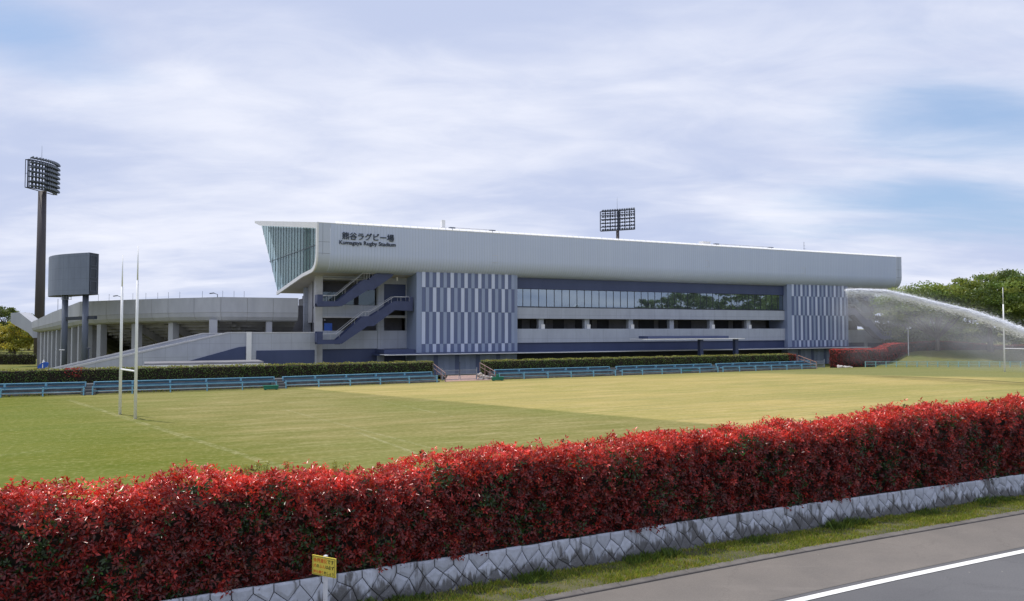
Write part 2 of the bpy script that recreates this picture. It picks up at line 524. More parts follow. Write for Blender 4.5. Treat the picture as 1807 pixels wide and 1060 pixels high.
# ------------------------------------------------------------------ pitch
pm, pb, pp, po = newmat('pitch_turf')
tcn = pb.n('ShaderNodeTexCoord').outputs['Object']
sp = pb.n('ShaderNodeSeparateXYZ', inp={0: tcn})
lx, ly = sp.outputs[0], sp.outputs[1]
blotch = pb.noise(pb.mapping(tcn, scale=(.6, 1.3, 1)), .075, 5, .6, .4)
mid = pb.noise(pb.mapping(tcn, scale=(.5, 1.6, 1)), .35, 6, .65, .5)
fine_ = pb.noise(tcn, 3.5, 8, .7)
streakn = pb.noise(pb.mapping(tcn, rot=(0, 0, R(-4)), scale=(.10, 2.3, 1)), .8, 6, .65)


def lin(p, q, wob=0.0):
    """signed distance (metres) left of the line p->q, in the pitch frame"""
    (x0, y0), (x1, y1) = p, q; L = math.hypot(x1 - x0, y1 - y0); a, c_ = (x1 - x0) / L, (y1 - y0) / L
    r = pb.m('SUBTRACT', pb.m('MULTIPLY', pb.m('SUBTRACT', ly, y0), a), pb.m('MULTIPLY', pb.m('SUBTRACT', lx, x0), c_))
    if wob: r = pb.m('ADD', r, pb.m('MULTIPLY', pb.m('SUBTRACT', mid, .5), wob))
    return r


green = pb.mix(pb.sstep(mid, .35, .65), (.095, .118, .012), (.13, .14, .020))
olive = pb.mix(pb.sstep(mid, .35, .68), (.168, .16, .048), (.235, .205, .08))
wispy = pb.noise(pb.mapping(tcn, rot=(0, 0, R(-30)), scale=(.22, 1.5, 1)), 1.1, 7, .72, .6)
olive = pb.mix(pb.m('MULTIPLY', pb.sstep(wispy, .49, .64), .6), olive, (.31, .275, .135))
olive = pb.mix(pb.m('MULTIPLY', pb.sstep(wispy, .46, .32), .4), olive, (.10, .13, .03))
green = pb.mix(pb.m('MULTIPLY', pb.sstep(wispy, .52, .68), .4), green, (.24, .23, .08))
dry = pb.mix(pb.sstep(blotch, .35, .65), (.31, .268, .09), (.385, .305, .115))
dry = pb.mix(pb.m('MULTIPLY', pb.sstep(wispy, .45, .60), .75), dry, (.43, .335, .15))
dry = pb.mix(pb.m('MULTIPLY', pb.sstep(pb.noise(pb.mapping(tcn, loc=(3, 1, 0), scale=(.5, 1, 1)), .055, 4, .6), .47, .64), .5), dry, (.225, .22, .068))
dry = pb.mix(pb.m('MULTIPLY', pb.sstep(streakn, .48, .64), .6), dry, (.20, .205, .075))
gl = lin(loc(*gz(120, 705)), loc(*gz(500, 825)), 3.0)     # goal line
ylw = lin(loc(*gz(590, 690)), loc(*gz(1270, 750)), .5)    # edge of the dry half
c = pb.mix(pb.sstep(gl, -5, 7), green, olive)
greenpatch = pb.sstep(pb.noise(pb.mapping(tcn, loc=(5, 9, 0)), .06, 3, .5), .42, .62)
c = pb.mix(pb.m('MULTIPLY', greenpatch, .45), c, (.135, .16, .035))
c = pb.mix(pb.sstep(ylw, -.5, .6), c, dry)
rgreen = pb.m('MULTIPLY', pb.sstep(pb.m('ADD', lin(loc(*gz(1250, 745)), loc(*gz(1807, 672)), 9.0), 0.0), 1.0, -9.0), pb.sstep(lx, 12, 34))
c = pb.mix(pb.m('MULTIPLY', rgreen, .7), c, (.15, .185, .05))
# darker strip along the far right edge
far_strip = pb.m('MULTIPLY', pb.sstep(lin(loc(*gz(1300, 658)), loc(*gz(1807, 666)), 1.0), -2.4, 1.5), pb.sstep(lx, 34, 62))
c = pb.mix(pb.m('MULTIPLY', far_strip, .8), c, (.135, .155, .06))
edge = pb.sstep(pb.m('ADD', ly, pb.m('MULTIPLY', mid, 2.0)), -22.0, -18.8)
c = pb.mix(pb.m('MULTIPLY', edge, .5), c, (.15, .15, .05))
# mowing stripes and worn painted lines
mow = pb.m('GREATER_THAN', pb.m('PINGPONG', pb.m('ADD', ly, pb.m('MULTIPLY', mid, .8)), 2.3), 1.15)
c = pb.mix(pb.m('MULTIPLY', mow, .07), c, (.10, .13, .03))
worn = pb.sstep(mid, .25, .6)
for p, q, hw, st_ in (((120, 705), (500, 825), .22, .24), ((500, 722), (760, 790), .12, .2), ((630, 762), (735, 800), .12, .28), ((0, 803), (80, 795), .10, .25), ((0, 700), (800, 676), .12, .5), ((640, 700), (800, 735), .1, .3)):
    P, Q = loc(*gz(*p)), loc(*gz(*q)); L = math.hypot(Q[0] - P[0], Q[1] - P[1]); ax, ay = (Q[0] - P[0]) / L, (Q[1] - P[1]) / L
    al = pb.m('ADD', pb.m('MULTIPLY', pb.m('SUBTRACT', lx, P[0]), ax), pb.m('MULTIPLY', pb.m('SUBTRACT', ly, P[1]), ay))
    on = pb.m('MULTIPLY', pb.m('LESS_THAN', pb.m('ABSOLUTE', lin(P, Q, .25)), hw), pb.m('MULTIPLY', pb.m('GREATER_THAN', al, 0), pb.m('LESS_THAN', al, L)))
    on = pb.m('MULTIPLY', on, pb.m('MULTIPLY', pb.m('MULTIPLY', worn, pb.sstep(fine_, .38, .62)), st_ * 1.15))
    c = pb.mix(on, c, (.42, .40, .27))
c = pb.mix(pb.m('MULTIPLY', pb.sstep(fine_, .48, .72), .40), c, (.34, .31, .15))
c = pb.mix(pb.m('MULTIPLY', pb.sstep(fine_, .55, .3), .30), c, (.08, .10, .02))
pb.link(c, pp.inputs['Base Color']); pp.inputs['Roughness'].default_value = .95; pp.inputs['Specular IOR Level'].default_value = .08
bpn = pb.n('ShaderNodeBump', inp={'Strength': .5, 'Distance': .05, 'Height': fine_}); pb.link(bpn.outputs[0], pp.inputs['Normal'])
edge_top = [loc(*gz(x, y)) for x, y in ((-900, 731), (0, 699.5), (495, 683.5), (780, 671.5), (1440, 649.5), (1525, 647.6), (1807, 647.6), (2600, 647.6))]
mb = MB()
poly = [(s, y, 0.004) for s, y in edge_top]
foot = [tuple(loc(*path(s, 9.6))) for s in np.linspace(-40, 44, 40)]
poly2 = poly + [(s, y, .004) for s, y in foot[::-1]]
mb.add(poly2, [list(range(len(poly2)))])
o = mb.build('pitch', pm); o.location = wld(0, 0, 0); o.rotation_euler = (0, 0, ANG); tag(o, kind='structure')

# ------------------------------------------------------------------ road, footpath, kerb, verge
def asphalt(name, c1, c2, crack=0.0):
    m, b, p, o_ = newmat(name)
    t = b.n('ShaderNodeTexCoord').outputs['Object']
    sm = b.noise(t, .6, 6, .6); gr = b.noise(t, 140, 3, .8); gr2 = b.noise(t, 45, 3, .8)
    cc = b.mix(b.sstep(sm, .3, .7), c1, c2)
    cc = b.mix(b.m('MULTIPLY', b.sstep(gr, .5, .8), .5), cc, tuple(x * 2.0 for x in c1))
    cc = b.mix(b.m('MULTIPLY', b.sstep(gr2, .55, .35), .4), cc, tuple(x * .55 for x in c1))
    sp_ = b.n('ShaderNodeTexVoronoi', inp={'Vector': t, 'Scale': 2.2}).outputs['Distance']
    cc = b.mix(b.m('MULTIPLY', b.m('LESS_THAN', sp_, .022), .7), cc, (.4, .38, .33))
    cr = b.n('ShaderNodeTexVoronoi', feature='DISTANCE_TO_EDGE', inp={'Vector': b.mapping(t, scale=(.28, .28, 1)), 'Scale': 1.0}).outputs['Distance']
    wob = b.m('ADD', cr, b.m('MULTIPLY', b.m('SUBTRACT', b.noise(t, 3, 6, .7), .5), .10))
    cc = b.mix(b.m('MULTIPLY', b.m('LESS_THAN', b.m('ABSOLUTE', wob), .0025), .22), cc, tuple(x * .45 for x in c1))
    st_ = b.noise(b.mapping(t, rot=(0, 0, R(-27)), scale=(.35, 1.4, 1)), 1.1, 6, .65)
    cc = b.mix(b.m('MULTIPLY', b.sstep(st_, .56, .72), .35), cc, tuple(x * .68 for x in c1))
    cc = b.mix(b.m('MULTIPLY', b.sstep(st_, .42, .3), .3), cc, tuple(x * 1.3 for x in c1))
    b.link(cc, p.inputs['Base Color']); p.inputs['Roughness'].default_value = .88
    bp = b.n('ShaderNodeBump', inp={'Strength': .5, 'Distance': .006, 'Height': gr}); b.link(bp.outputs[0], p.inputs['Normal'])
    return m


M['asph'] = asphalt('road_asphalt', (.115, .115, .122), (.092, .092, .10))
M['foot'] = asphalt('footpath_asphalt', (.168, .15, .136), (.128, .116, .108))
M['kerb'] = pmat('kerb_concrete', (.15, .138, .13), (.10, .092, .088), 2.5, .9, bump=.004, detail=7)
tag(strip('road', -50, 50, [(-45, ZR), (-2.30, ZR)], M['asph']), kind='structure')
tag(strip('footpath', -50, 50, [(-2.31, ZR + .004), (-.97, ZR + .004)], M['foot']), kind='structure')
tag(strip('road_line', -50, 50, [(-2.53, ZR + .008), (-2.41, ZR + .008)], M['paint']), kind='structure')
mb = MB(); s = -30.0
while s < 40:
    strip(None, s, s + .594, [(-.985, ZR - .05), (-.985, ZR + .022), (-.975, ZR + .03), (-.845, ZR + .036), (-.835, ZR - .02)], None, .3, mb=mb); s += .6
tag(mb.build('kerb', M['kerb']), kind='structure')
mb = strip('verge', -30, 40, [(-.84, ZR + .02), (-.6, ZR + .03), (-.3, ZR + .03), (.1, ZR + .03)], None, .5, mb=MB())
tag(mb.build('verge', M['soil']), kind='structure')


def grass_stuff(name, n, s0, s1, d0, d1, z0, z1, hmin, hmax, cols, mat, wd=.006, dens=None):
    s = rng.uniform(s0, s1, n); d = rng.uniform(d0, d1, n)
    if dens is not None:
        keep = rng.uniform(size=n) < dens(s, d); s, d = s[keep], d[keep]
    n = len(s); x, y = path(s, d)
    z = z0 + (z1 - z0) * (d - d0) / (d1 - d0) - .01
    h = rng.uniform(hmin, hmax, n) * (.6 + .7 * (np.sin(s * 3.1) * np.sin(s * 1.3 + d * 4) * .5 + .5))
    a = rng.uniform(0, 2 * np.pi, n); lean = rng.uniform(.1, .8, n) * h; la = rng.uniform(0, 2 * np.pi, n)
    b0 = np.stack([x - np.cos(a) * wd, y - np.sin(a) * wd, z], 1); b1 = np.stack([x + np.cos(a) * wd, y + np.sin(a) * wd, z], 1)
    m0 = np.stack([x + np.cos(la) * lean * .4 + np.cos(a) * wd * .8, y + np.sin(la) * lean * .4 + np.sin(a) * wd * .8, z + h * .6], 1)
    tp = np.stack([x + np.cos(la) * lean, y + np.sin(la) * lean, z + h], 1)
    v = np.stack([b0, b1, m0, tp], 1).reshape(-1, 3)
    cc = np.array(cols)[rng.integers(0, len(cols), n)] * rng.uniform(.7, 1.25, (n, 1))
    return tag(fastmesh(name, v, np.arange(4 * n).reshape(n, 4), mat, cols=np.repeat(cc, 4, 0)), kind='stuff')


grass_stuff('verge_grass', 150000, -9, 22, -.88, -.04, ZR + .02, ZR + .03, .022, .075,
            [(.24, .31, .04), (.30, .35, .05), (.16, .24, .035), (.36, .32, .10), (.20, .27, .04)], M['grassblade'],
            dens=lambda s, d: np.clip(.62 + .3 * np.sin(s * 1.9 + 3 * d) + .35 * np.sin(s * 5.1 + 1) * np.sin(d * 7 + s) + .3 * np.sin(s * 13 + d * 11) , .12, 1))['label'] = 'short green grass growing on the verge between kerb and stone wall'
grass_stuff('verge_tufts', 26000, -9, 22, -.34, -.03, ZR + .02, ZR + .03, .06, .15, [(.10, .17, .03), (.14, .21, .035), (.08, .13, .03)], M['grassblade'], wd=.007, dens=lambda s, d: np.clip(.1 + .9 * (np.sin(s * 2.9 + 1) + np.sin(s * 7.3) * .6 + np.sin(s * 17) * .4 - .2), 0, 1))['label'] = 'taller dark green tufts along the foot of the stone wall'

# ------------------------------------------------------------------ stone wall (diamond-laid blocks)
def stone_mat():
    m, b, p, o_ = newmat('grey_cut_stone')
    t = b.n('ShaderNodeTexCoord').outputs['Object']
    tint = b.n('ShaderNodeAttribute', attribute_name='tint').outputs['Color']
    n1 = b.noise(t, 9, 6, .65); n2 = b.m('ADD', b.m('MULTIPLY', b.noise(b.mapping(t, scale=(1, 1, .45)), 1.4, 5, .65), .5), b.m('MULTIPLY', b.noise(b.mapping(t, scale=(1, 1, .12)), 11, 4, .6), .5)); n3 = b.noise(t, 60, 3, .7)
    cc = b.mix(b.m('MULTIPLY', b.sstep(n1, .35, .7), .35), tint, (.22, .225, .24))
    sp_ = b.n('ShaderNodeSeparateXYZ', inp={0: t})
    low = b.sstep(sp_.outputs[2], ZR + .34, ZR + .02)
    dirt = b.m('MULTIPLY', b.sstep(b.m('ADD', n2, b.m('MULTIPLY', low, .17)), .53, .62), .82)
    cc = b.mix(dirt, cc, (.065, .06, .055))
    cc = b.mix(b.m('MULTIPLY', b.sstep(n3, .5, .8), .3), cc, (.55, .55, .56))
    b.link(cc, p.inputs['Base Color']); p.inputs['Roughness'].default_value = .85
    bp = b.n('ShaderNodeBump', inp={'Strength': .8, 'Distance': .012, 'Height': b.m('ADD', n1, b.m('MULTIPLY', n3, .3))}); b.link(bp.outputs[0], p.inputs['Normal'])
    return m


def clip_z(poly, zc, keep_below):
    out = []
    for i in range(len(poly)):
        a, b = poly[i], poly[(i + 1) % len(poly)]
        ia = (a[1] <= zc) == keep_below; ib = (b[1] <= zc) == keep_below
        if ia: out.append(a)
        if ia != ib:
            t = (zc - a[1]) / (b[1] - a[1]); out.append((a[0] + (b[0] - a[0]) * t, zc))
    return out


sv, sf, sc = [], [], []
pw, ph = .262, .285
jit = {}


def node(i, j):
    if (i, j) not in jit:
        jit[(i, j)] = (i * pw / 2 + random.uniform(-.042, .042), ZW - .085 - j * ph / 2 + random.uniform(-.034, .034))
    return jit[(i, j)]


for j in range(0, 5):
    for i in range(int(-26 / pw * 2), int(30 / pw * 2)):
        if (i + j) % 2: continue
        poly = [node(i - 1, j), node(i, j + 1), node(i + 1, j), node(i, j - 1)]
        zt = ZW + random.uniform(-.006, .006)
        if j == 0: poly = [node(i - 1, 0), node(i, 1), node(i + 1, 0), (node(i + 1, 0)[0], zt), (node(i - 1, 0)[0], zt)]
        poly = clip_z(clip_z(poly, zt, True), ZR - .02, False)
        if len(poly) < 3: continue
        cxm = sum(p[0] for p in poly) / len(poly); czm = sum(p[1] for p in poly) / len(poly)
        if j == 0:
            poly = [(p[0], min(p[1], zt)) for p in poly]
        n = len(poly); b0 = len(sv); g = random.uniform(.42, .60); tintc = (g * .90, g * .96, g * 1.10)
        bul = random.uniform(.006, .022)
        for ring, (ins, dep) in enumerate(((.0025, .0), (.007, -.014 - bul * .3), (.05, -.018 - bul))):
            for p in poly:
                dx, dz = cxm - p[0], czm - p[1]; L = math.hypot(dx, dz) + 1e-6; k = min(ins / L * 1.25, .8)
                q = (p[0] + dx * k, p[1] + dz * k)
                batter = -(ZW - q[1]) * .10
                x, y = path(q[0], batter + dep + random.uniform(-.002, .002)); sv.append((float(x), float(y), q[1])); sc.append(tintc)
        for r_ in range(2):
            for k in range(n):
                k2 = (k + 1) % n
                sf.append((b0 + r_ * n + k, b0 + r_ * n + k2, b0 + (r_ + 1) * n + k2, b0 + (r_ + 1) * n + k))
        sf.append(tuple(b0 + 2 * n + k for k in range(n)))
me = bpy.data.meshes.new('stone_wall'); me.from_pydata(sv, [], sf)
a = me.color_attributes.new('tint', 'FLOAT_COLOR', 'POINT'); a.data.foreach_set('color', np.hstack([np.array(sc), np.ones((len(sc), 1))]).astype(np.float32).ravel())
me.materials.append(stone_mat()); me.update()
wall = bpy.data.objects.new('stone_wall', me); link(wall)
tag(wall, 'low retaining wall of grey diamond laid stones beside the road', 'stone wall')
mb = strip(None, -26, 30, [(-.055, ZR - .05), (-.008, ZW - .022), (.0, ZW - .012), (.26, ZW - .012), (.3, ZW - .06)], None, .4, mb=MB())
mb.build('mortar_and_shade_cap', M['core'], wall)  # joint backing; its flat cap is coloured dark as shade under the leaves

# ------------------------------------------------------------------ big red hedge
sil = [(-160, 846), (0, 850), (150, 857), (230, 850), (330, 824), (440, 832), (560, 824), (620, 830), (700, 812), (850, 790), (1060, 775), (1270, 752), (1400, 743), (1450, 740), (1530, 723), (1650, 711), (1750, 708), (1807, 698), (1950, 690)]
HD0, HD1 = .10, 1.25
hs, hz = [], []
_ss = np.linspace(-24, 30, 1200); _px, _py = path(_ss, np.full_like(_ss, .95))
for x, y in sil:
    d = ray(x, y); r_ = d[0] / d[1]
    front = _py > .3
    i = np.abs(np.where(front, _px / np.where(front, _py, 1), 99) - r_).argmin()
    hs.append(_ss[i]); hz.append(CZ + d[2] / d[1] * _py[i] - .07)
hs, hz = np.array(hs), np.array(hz)


def htop(s): return np.interp(s, hs, hz) + .018 * np.sin(s * 5.3) + .018 * np.sin(s * 2.1 + 1)


SA, SB = -9.0, 22.0
RED_NEW_LIT, RED_OLD_SHADED, GRN = np.array([.58, .052, .038]), np.array([.115, .014, .013]), np.array([.03, .058, .014])  # new-growth red brightened for the lit top, old-leaf red darkened for the shaded front


def bulge(s, z):
    return .06 * np.sin(s * 1.7 + z * 1.3) + .06 * np.sin(s * 4.3 - z * 3.1) + .055 * np.sin(s * 9.1 + z * 6) * np.sin(s * 3.3 - z * 8 + 1) + .03 * np.sin(s * 17 + 3 * np.sin(z * 9))


def shoots(n, face):
    s = rng.uniform(SA, SB, n)
    zt = htop(s); z0 = ZW + .0
    if face == 'front':
        t = rng.uniform(-.03, 1, n); z = z0 + (zt - z0) * t
        d = HD0 - .06 * (1 - np.clip((z - z0) / .25, 0, 1)) - bulge(s, z) * .8 + rng.uniform(-.02, .13, n)
        d += .16 * np.clip((z - (zt - .16)) / .16, 0, 1) ** 2
        nrm = np.array([-1.0, .35])
    elif face == 'top':
        d = rng.uniform(HD0 + .06, HD1 + .05, n); z = zt - .05 + rng.uniform(-.08, .05, n) - .12 * np.clip((HD0 + .22 - d) / .2, 0, 1) + .5 * bulge(s, d * 2)
        nrm = np.array([-.1, 1.0])
    else:
        z = z0 + (zt - z0) * rng.uniform(.2, 1, n); d = HD1 + rng.uniform(-.05, .08, n); nrm = np.array([1.0, .3])
    x, y = path(s, d); x2, y2 = path(s, d + .1)
    dv = np.stack([(x2 - x) / .1, (y2 - y) / .1, np.zeros(n)], 1)
    ax = dv * nrm[0] + np.array([0, 0, 1.0]) * nrm[1]
    ax = unit(ax + rng.normal(size=(n, 3)) * .38)
    if face == 'top':      # upright new shoots, some standing proud
        z = z + np.where(rng.uniform(size=n) < .05, rng.uniform(.03, .13, n), 0)
    return np.stack([x, y, z], 1), ax, s, (z - z0) / np.maximum(zt - z0, .1)


def rosettes(c, ax, s, rel, per, topness):
    n = len(c); V, FC, CL = [], [], []
    e1 = unit(np.cross(ax, rng.normal(size=(n, 3)))); e2 = np.cross(ax, e1)
    patch = np.sin(s * 2.3 + rel * 4) + np.sin(s * 5.7 - rel * 7 + 1) + rng.normal(size=n) * .9
    isg = (patch > 1.15) & (rng.uniform(size=n) < (.62 - .5 * topness))
    new_and_lit = np.clip(rel ** 5 * .5 + .06 + topness * .45 + rng.normal(size=n) * .25, 0, 1)[:, None]  # young growth towards the top, with the top-lit band painted in
    base = RED_OLD_SHADED * (1 - new_and_lit) + RED_NEW_LIT * new_and_lit
    base = base * (1 + .35 * np.sin(s * 3.1 + rel * 9) * np.sin(s * 7.7 - rel * 5))[:, None]
    base = np.where((rng.uniform(size=n) < .12)[:, None], base * .55 + np.array([.03, .022, .008]), base)
    base = np.where(isg[:, None], GRN, base)
    size = rng.uniform(.052, .082, n)
    for k in range(per):
        th = 2 * math.pi * (k * .381966) + rng.uniform(-.3, .3, n)
        el = rng.uniform(.05, 1.05, n)
        dr = unit((e1 * np.cos(th)[:, None] + e2 * np.sin(th)[:, None]) * np.cos(el)[:, None] + ax * np.sin(el)[:, None])
        ln = (size * rng.uniform(.75, 1.15, n))[:, None]; wd = ln * .19
        sd = unit(np.cross(dr, ax + .001)); up = np.cross(sd, dr)
        b = c + ax * (rng.uniform(-.03, .03, n))[:, None] + dr * .008
        m = b + dr * ln * .5
        v = np.stack([b, m + sd * wd + up * ln * .07, b + dr * ln - ax * ln * .08, m - sd * wd + up * ln * .07, m - up * ln * .02], 1)
        idx = len(V) * n * 5 + np.arange(n)[:, None] * 5
        V.append(v.reshape(-1, 3))
        f1 = idx + np.array([[0, 4, 2, 1]]); f2 = idx + np.array([[0, 3, 2, 4]])
        FC.append(np.concatenate([f1, f2])); cl = base * rng.uniform(.65, 1.4, (n, 1))
        cl = cl * np.where(rng.uniform(size=(n, 1)) < .06, np.array([[1.1, 1.9, 1.0]]), 1)
        CL.append(np.repeat(cl, 5, 0))
    return np.concatenate(V), np.concatenate(FC), np.concatenate(CL)


VV, FF, CC = [], [], []; off = 0
for face, n, per, tn in (('front', 19500, 6, 0.0), ('top', 14500, 6, 1.0), ('back', 1800, 5, .6)):
    c_, ax_, s_, rel_ = shoots(n, face)
    v_, f_, cl_ = rosettes(c_, ax_, s_, rel_, per, tn)
    VV.append(v_); FF.append(f_ + off); CC.append(cl_); off += len(v_)
# a few taller sprigs along the top edge
spr = [(1060, .16), (330, .14), (375, .15), (310, .12), (540, .10), (1452, .17), (840, .08), (20, .1), (700, .08), (1265, .08), (1640, .08), (1740, .08)]
for pxs, hh in spr + [(random.uniform(0, 1807), random.uniform(.03, .10)) for _ in range(70)]:
    s0_ = float(np.interp(pxs, [p[0] for p in sil], hs)); dd = random.uniform(.3, 1.0)
    m_ = max(2, int(hh / .03)); zb = float(htop(s0_))
    x, y = path(s0_, dd)
    c_ = np.stack([np.full(m_, float(x)) + rng.normal(size=m_) * .008, np.full(m_, float(y)), zb + np.linspace(0, hh, m_)], 1)
    ax_ = unit(np.array([[0, 0, 1.0]]) + rng.normal(size=(m_, 3)) * .1)
    v_, f_, cl_ = rosettes(c_, ax_, np.full(m_, 99.), np.ones(m_), 5, 1.0)
    VV.append(v_); FF.append(f_ + off); CC.append(np.clip(cl_ * 1.1, 0, 1)); off += len(v_)
hedge = fastmesh('hedge', np.concatenate(VV), np.concatenate(FF), M['redleaf'], cols=np.concatenate(CC))
tag(hedge, 'long glossy red leaved hedge in the foreground on top of the stone wall', 'hedge')
mb = MB(); n = 120; prof_n = 6
b0 = 0
for i, s in enumerate(np.linspace(SA + .1, SB - .1, n)):
    zt = float(htop(s)) - .16
    for d, z in ((HD0 + .10, ZW - .03), (HD0 + .15, ZW + .3), (HD0 + .17, zt - .12), (HD0 + .32, zt), (HD1 - .1, zt), (HD1 - .02, ZW - .03)):
        bz = float(bulge(s, z)); x, y = path(s, d - (bz * .8 if d < .5 else 0)); mb.v.append((float(x), float(y), z))
for i in range(n - 1):
    for j in range(5): mb.f.append([i * 6 + j, i * 6 + j + 1, (i + 1) * 6 + j + 1, (i + 1) * 6 + j]); mb.m.append(0)
mb.build('twigs', M['core'], hedge)

# ragged green weeds growing through the hedge top
wd_pts = [(435, 822), (470, 822), (505, 820), (590, 818), (610, 816), (455, 818)]
for i, (px_, py_) in enumerate(wd_pts):
    s0_ = float(np.interp(px_, [p[0] for p in sil], hs)); x, y = path(s0_, .9); zb = float(htop(s0_)) - .05
    n = 130; c_ = np.stack([float(x) + rng.normal(size=n) * .024, float(y) + rng.normal(size=n) * .024, zb + rng.uniform(0, .22, n)], 1)
    v_, f_, cl_ = leaf_cards(c_, rng.normal(size=(n, 3)) + [0, 0, .6], rng.uniform(.03, .05, n), .012, np.array([[.26, .32, .07]]) * rng.uniform(.6, 1.4, (n, 1)))
    o = fastmesh('weed', v_, f_, M['leaf'], cols=cl_)
    tag(o, ['leftmost pale green weed sticking up through the red hedge', 'second pale green weed from the left above the red hedge', 'third pale green weed from the left above the red hedge', 'fourth pale green weed in the row above the red hedge, after a gap', 'rightmost pale green weed above the red hedge', 'short green weed between the leftmost two above the red hedge'][i], 'weed', 'weeds in the red hedge')

# ------------------------------------------------------------------ yellow notice sign
c0 = at(572, 999, 9.25)
sg = empty('notice_sign', 'small yellow dog mess notice on a white post before the red hedge', 'sign', (c0.x, c0.y, ZR + .05), R(-28))
hz_ = c0.z - (ZR + .05)
W_, H_ = .37, .232
mb = MB().box(-W_ / 2, W_ / 2, -.006, .006, hz_ - H_ / 2, hz_ + H_ / 2); mb.build('sign_plate', M['yellow'], sg, bevel=.002)
mb = MB()
for x0, x1, z0, z1 in ((-.172, .172, .103, .106), (-.172, .172, -.106, -.103), (-.172, -.169, -.103, .103), (.169, .172, -.103, .103)):
    mb.box(x0, x1, -.0085, -.006, hz_ + z0, hz_ + z1)
mb.build('border', M['blackink'], sg)
MB().box(-.021, .021, .0065, .045, -.4, hz_ + .125).build('post', M['whitepole'], sg, bevel=.003)
MB().tube([(0, -.012, hz_ + .111), (0, .006, hz_ + .111)], .006, 8).build('bolt', M['rail'], sg)
rows = [([('条', 1), ('例', 1), ('違', 1), ('反', 1), ('で', 0), ('す', 0)], .060, .053), ([('犬', 1), ('の', 0), ('ふ', 1), ('ん', 1), ('は', 0), ('必', 0), ('ず', 0)], -.008, .046), ([('持', 1), ('ち', 1), ('帰', 1), ('り', 1), ('ま', 0), ('し', 0), ('ょ', 0), ('う', 0)], -.078, .0405)]
for chars, zc, sz in rows:
    n = len(chars); tw = .325; stp = tw / n
    for i, (ch, red) in enumerate(chars):
        text_mesh('lettering', ch, sz * 1.02, M['redink' if red else 'blackink'], sg, (-tw / 2 + i * stp, -.0066, hz_ + zc - sz * .33), (R(90), 0, 0), .0012, .0008, sx=stp / sz * .95)

# ------------------------------------------------------------------ main stand
st = empty('stadium_stand', 'long grey main stand with ribbed metal roof fascia and striped blue panels', 'stadium', wld(0, 0, GB), ANG)


def sb(mb, name, mats, parent=st, smooth=False, bevel=0, drop=True):
    if drop and parent is st: mb.v = [(x, y, z - GB) for x, y, z in mb.v]
    return mb.build(name, mats, parent, smooth, bevel)


def sub(mb, name, mats, parent, **k):
    """sub-part under a part: same coordinates as the part"""
    mb.v = [(x, y, z - GB) for x, y, z in mb.v]
    return mb.build(name, mats, parent, **k)


LEN = 108.3
prof = [(0, 19.0), (0, 15.2), (.05, 14.7), (.2, 14.2), (.45, 13.75), (.8, 13.4), (1.25, 13.15), (1.8, 13.03), (2.8, 12.92)]
KS = -.12


def swp(mb, pr, s0, s1, mi=0, k0=0.0, k1=0.0):
    b = len(mb.v); n = len(pr)
    for s, k in ((s0, k0), (s1, k1)):
        for y, z in pr: mb.v.append((s + k * y, y, z))
    for j in range(n - 1): mb.f.append([b + j, b + j + 1, b + n + j + 1, b + n + j]); mb.m.append(mi)
    return mb


fas = sb(swp(MB(), prof, 1.55, LEN - 1.5), 'roof_fascia', M['fascia'], smooth=True)
# plain end bays of the fascia
endm = pmat('fascia_end_panel', (.50, .55, .65), (.47, .52, .62), .4, .45)
for s0, s1, k0, k1 in ((.02, 1.54, KS, 0), (LEN - 1.49, LEN, 0, 0)):
    o = sb(swp(MB(), [(y - .004, z) for y, z in prof], s0, s1, 0, k0, k1), 'fascia_end', endm, smooth=True)
    m2 = MB()
    for zc in (16.6, 15.15): m2.box(s0 + .04, s1 - .04, -.012, -.006, zc, zc + .035)
    m2.box((s0 + s1) / 2 - .2, (s0 + s1) / 2 - .17, -.012, -.006, 15.0, 18.95)
    sub(m2, 'joint', M['lampcase'], o)
# soffit, falling toward the pitch side
sb(swp(MB(), [(2.8, 12.92), (6, 12.62), (17.6, 10.8)], .02, LEN, 0, KS, 0), 'soffit', pmat('soffit_panel', (.55, .52, .48), (.50, .47, .44), .4, .6))
mb = MB()   # roof deck
swp(mb, [(0, 19.0), (-.02, 19.06), (28, 22.55), (28, 22.1), (.3, 18.9)], .02, LEN, 0, KS, 0)
sb(mb, 'roof_deck', M['white'])
# bright flashing along the roof edge in short lengths
mb = MB(); s = 2.2
while s < LEN - 1.6:
    mb.prism([(-.04, 18.97), (.34, 19.33), (.34, 19.28), (.0, 18.94)], lambda p: (s, p[0], p[1]), lambda p: (s + .9, p[0], p[1])); s += 1.0
sb(mb, 'roof_flashing', M['flash'])
# white frame round the glazed end
rim = [(-.06, 19.08), (-.06, 15.2), (-.01, 14.68), (.15, 14.12), (.4, 13.66), (.75, 13.30), (1.2, 13.04), (1.9, 12.86), (6, 12.45), (17.75, 10.55), (17.75, 11.0), (6, 12.9), (2.1, 13.28), (1.5, 13.5), (1.1, 13.75), (.8, 14.1), (.55, 14.55), (.42, 15.2), (.42, 19.0)]
mb = MB().prism(rim, lambda p: (-.16 + KS * p[0], p[0], p[1]), lambda p: (.05 + KS * p[0], p[0], p[1]))
mb.prism([(.35, 19.1), (.35, 18.35), (27.3, 21.75), (30.5, 22.5), (30.5, 22.85)], lambda p: (-.16 + KS * p[0], p[0], p[1]), lambda p: (.05 + KS * p[0], p[0], p[1]))
sb(mb, 'end_frame', M['white'])
gpoly = [(.42, 18.4), (.42, 15.2), (.55, 14.55), (.8, 14.1), (1.1, 13.75), (1.5, 13.5), (2.1, 13.28), (6, 12.9), (17.6, 11.0), (26.9, 21.68)]


def gl_top(y): return 18.36 + (y - .42) * (21.68 - 18.36) / 26.48


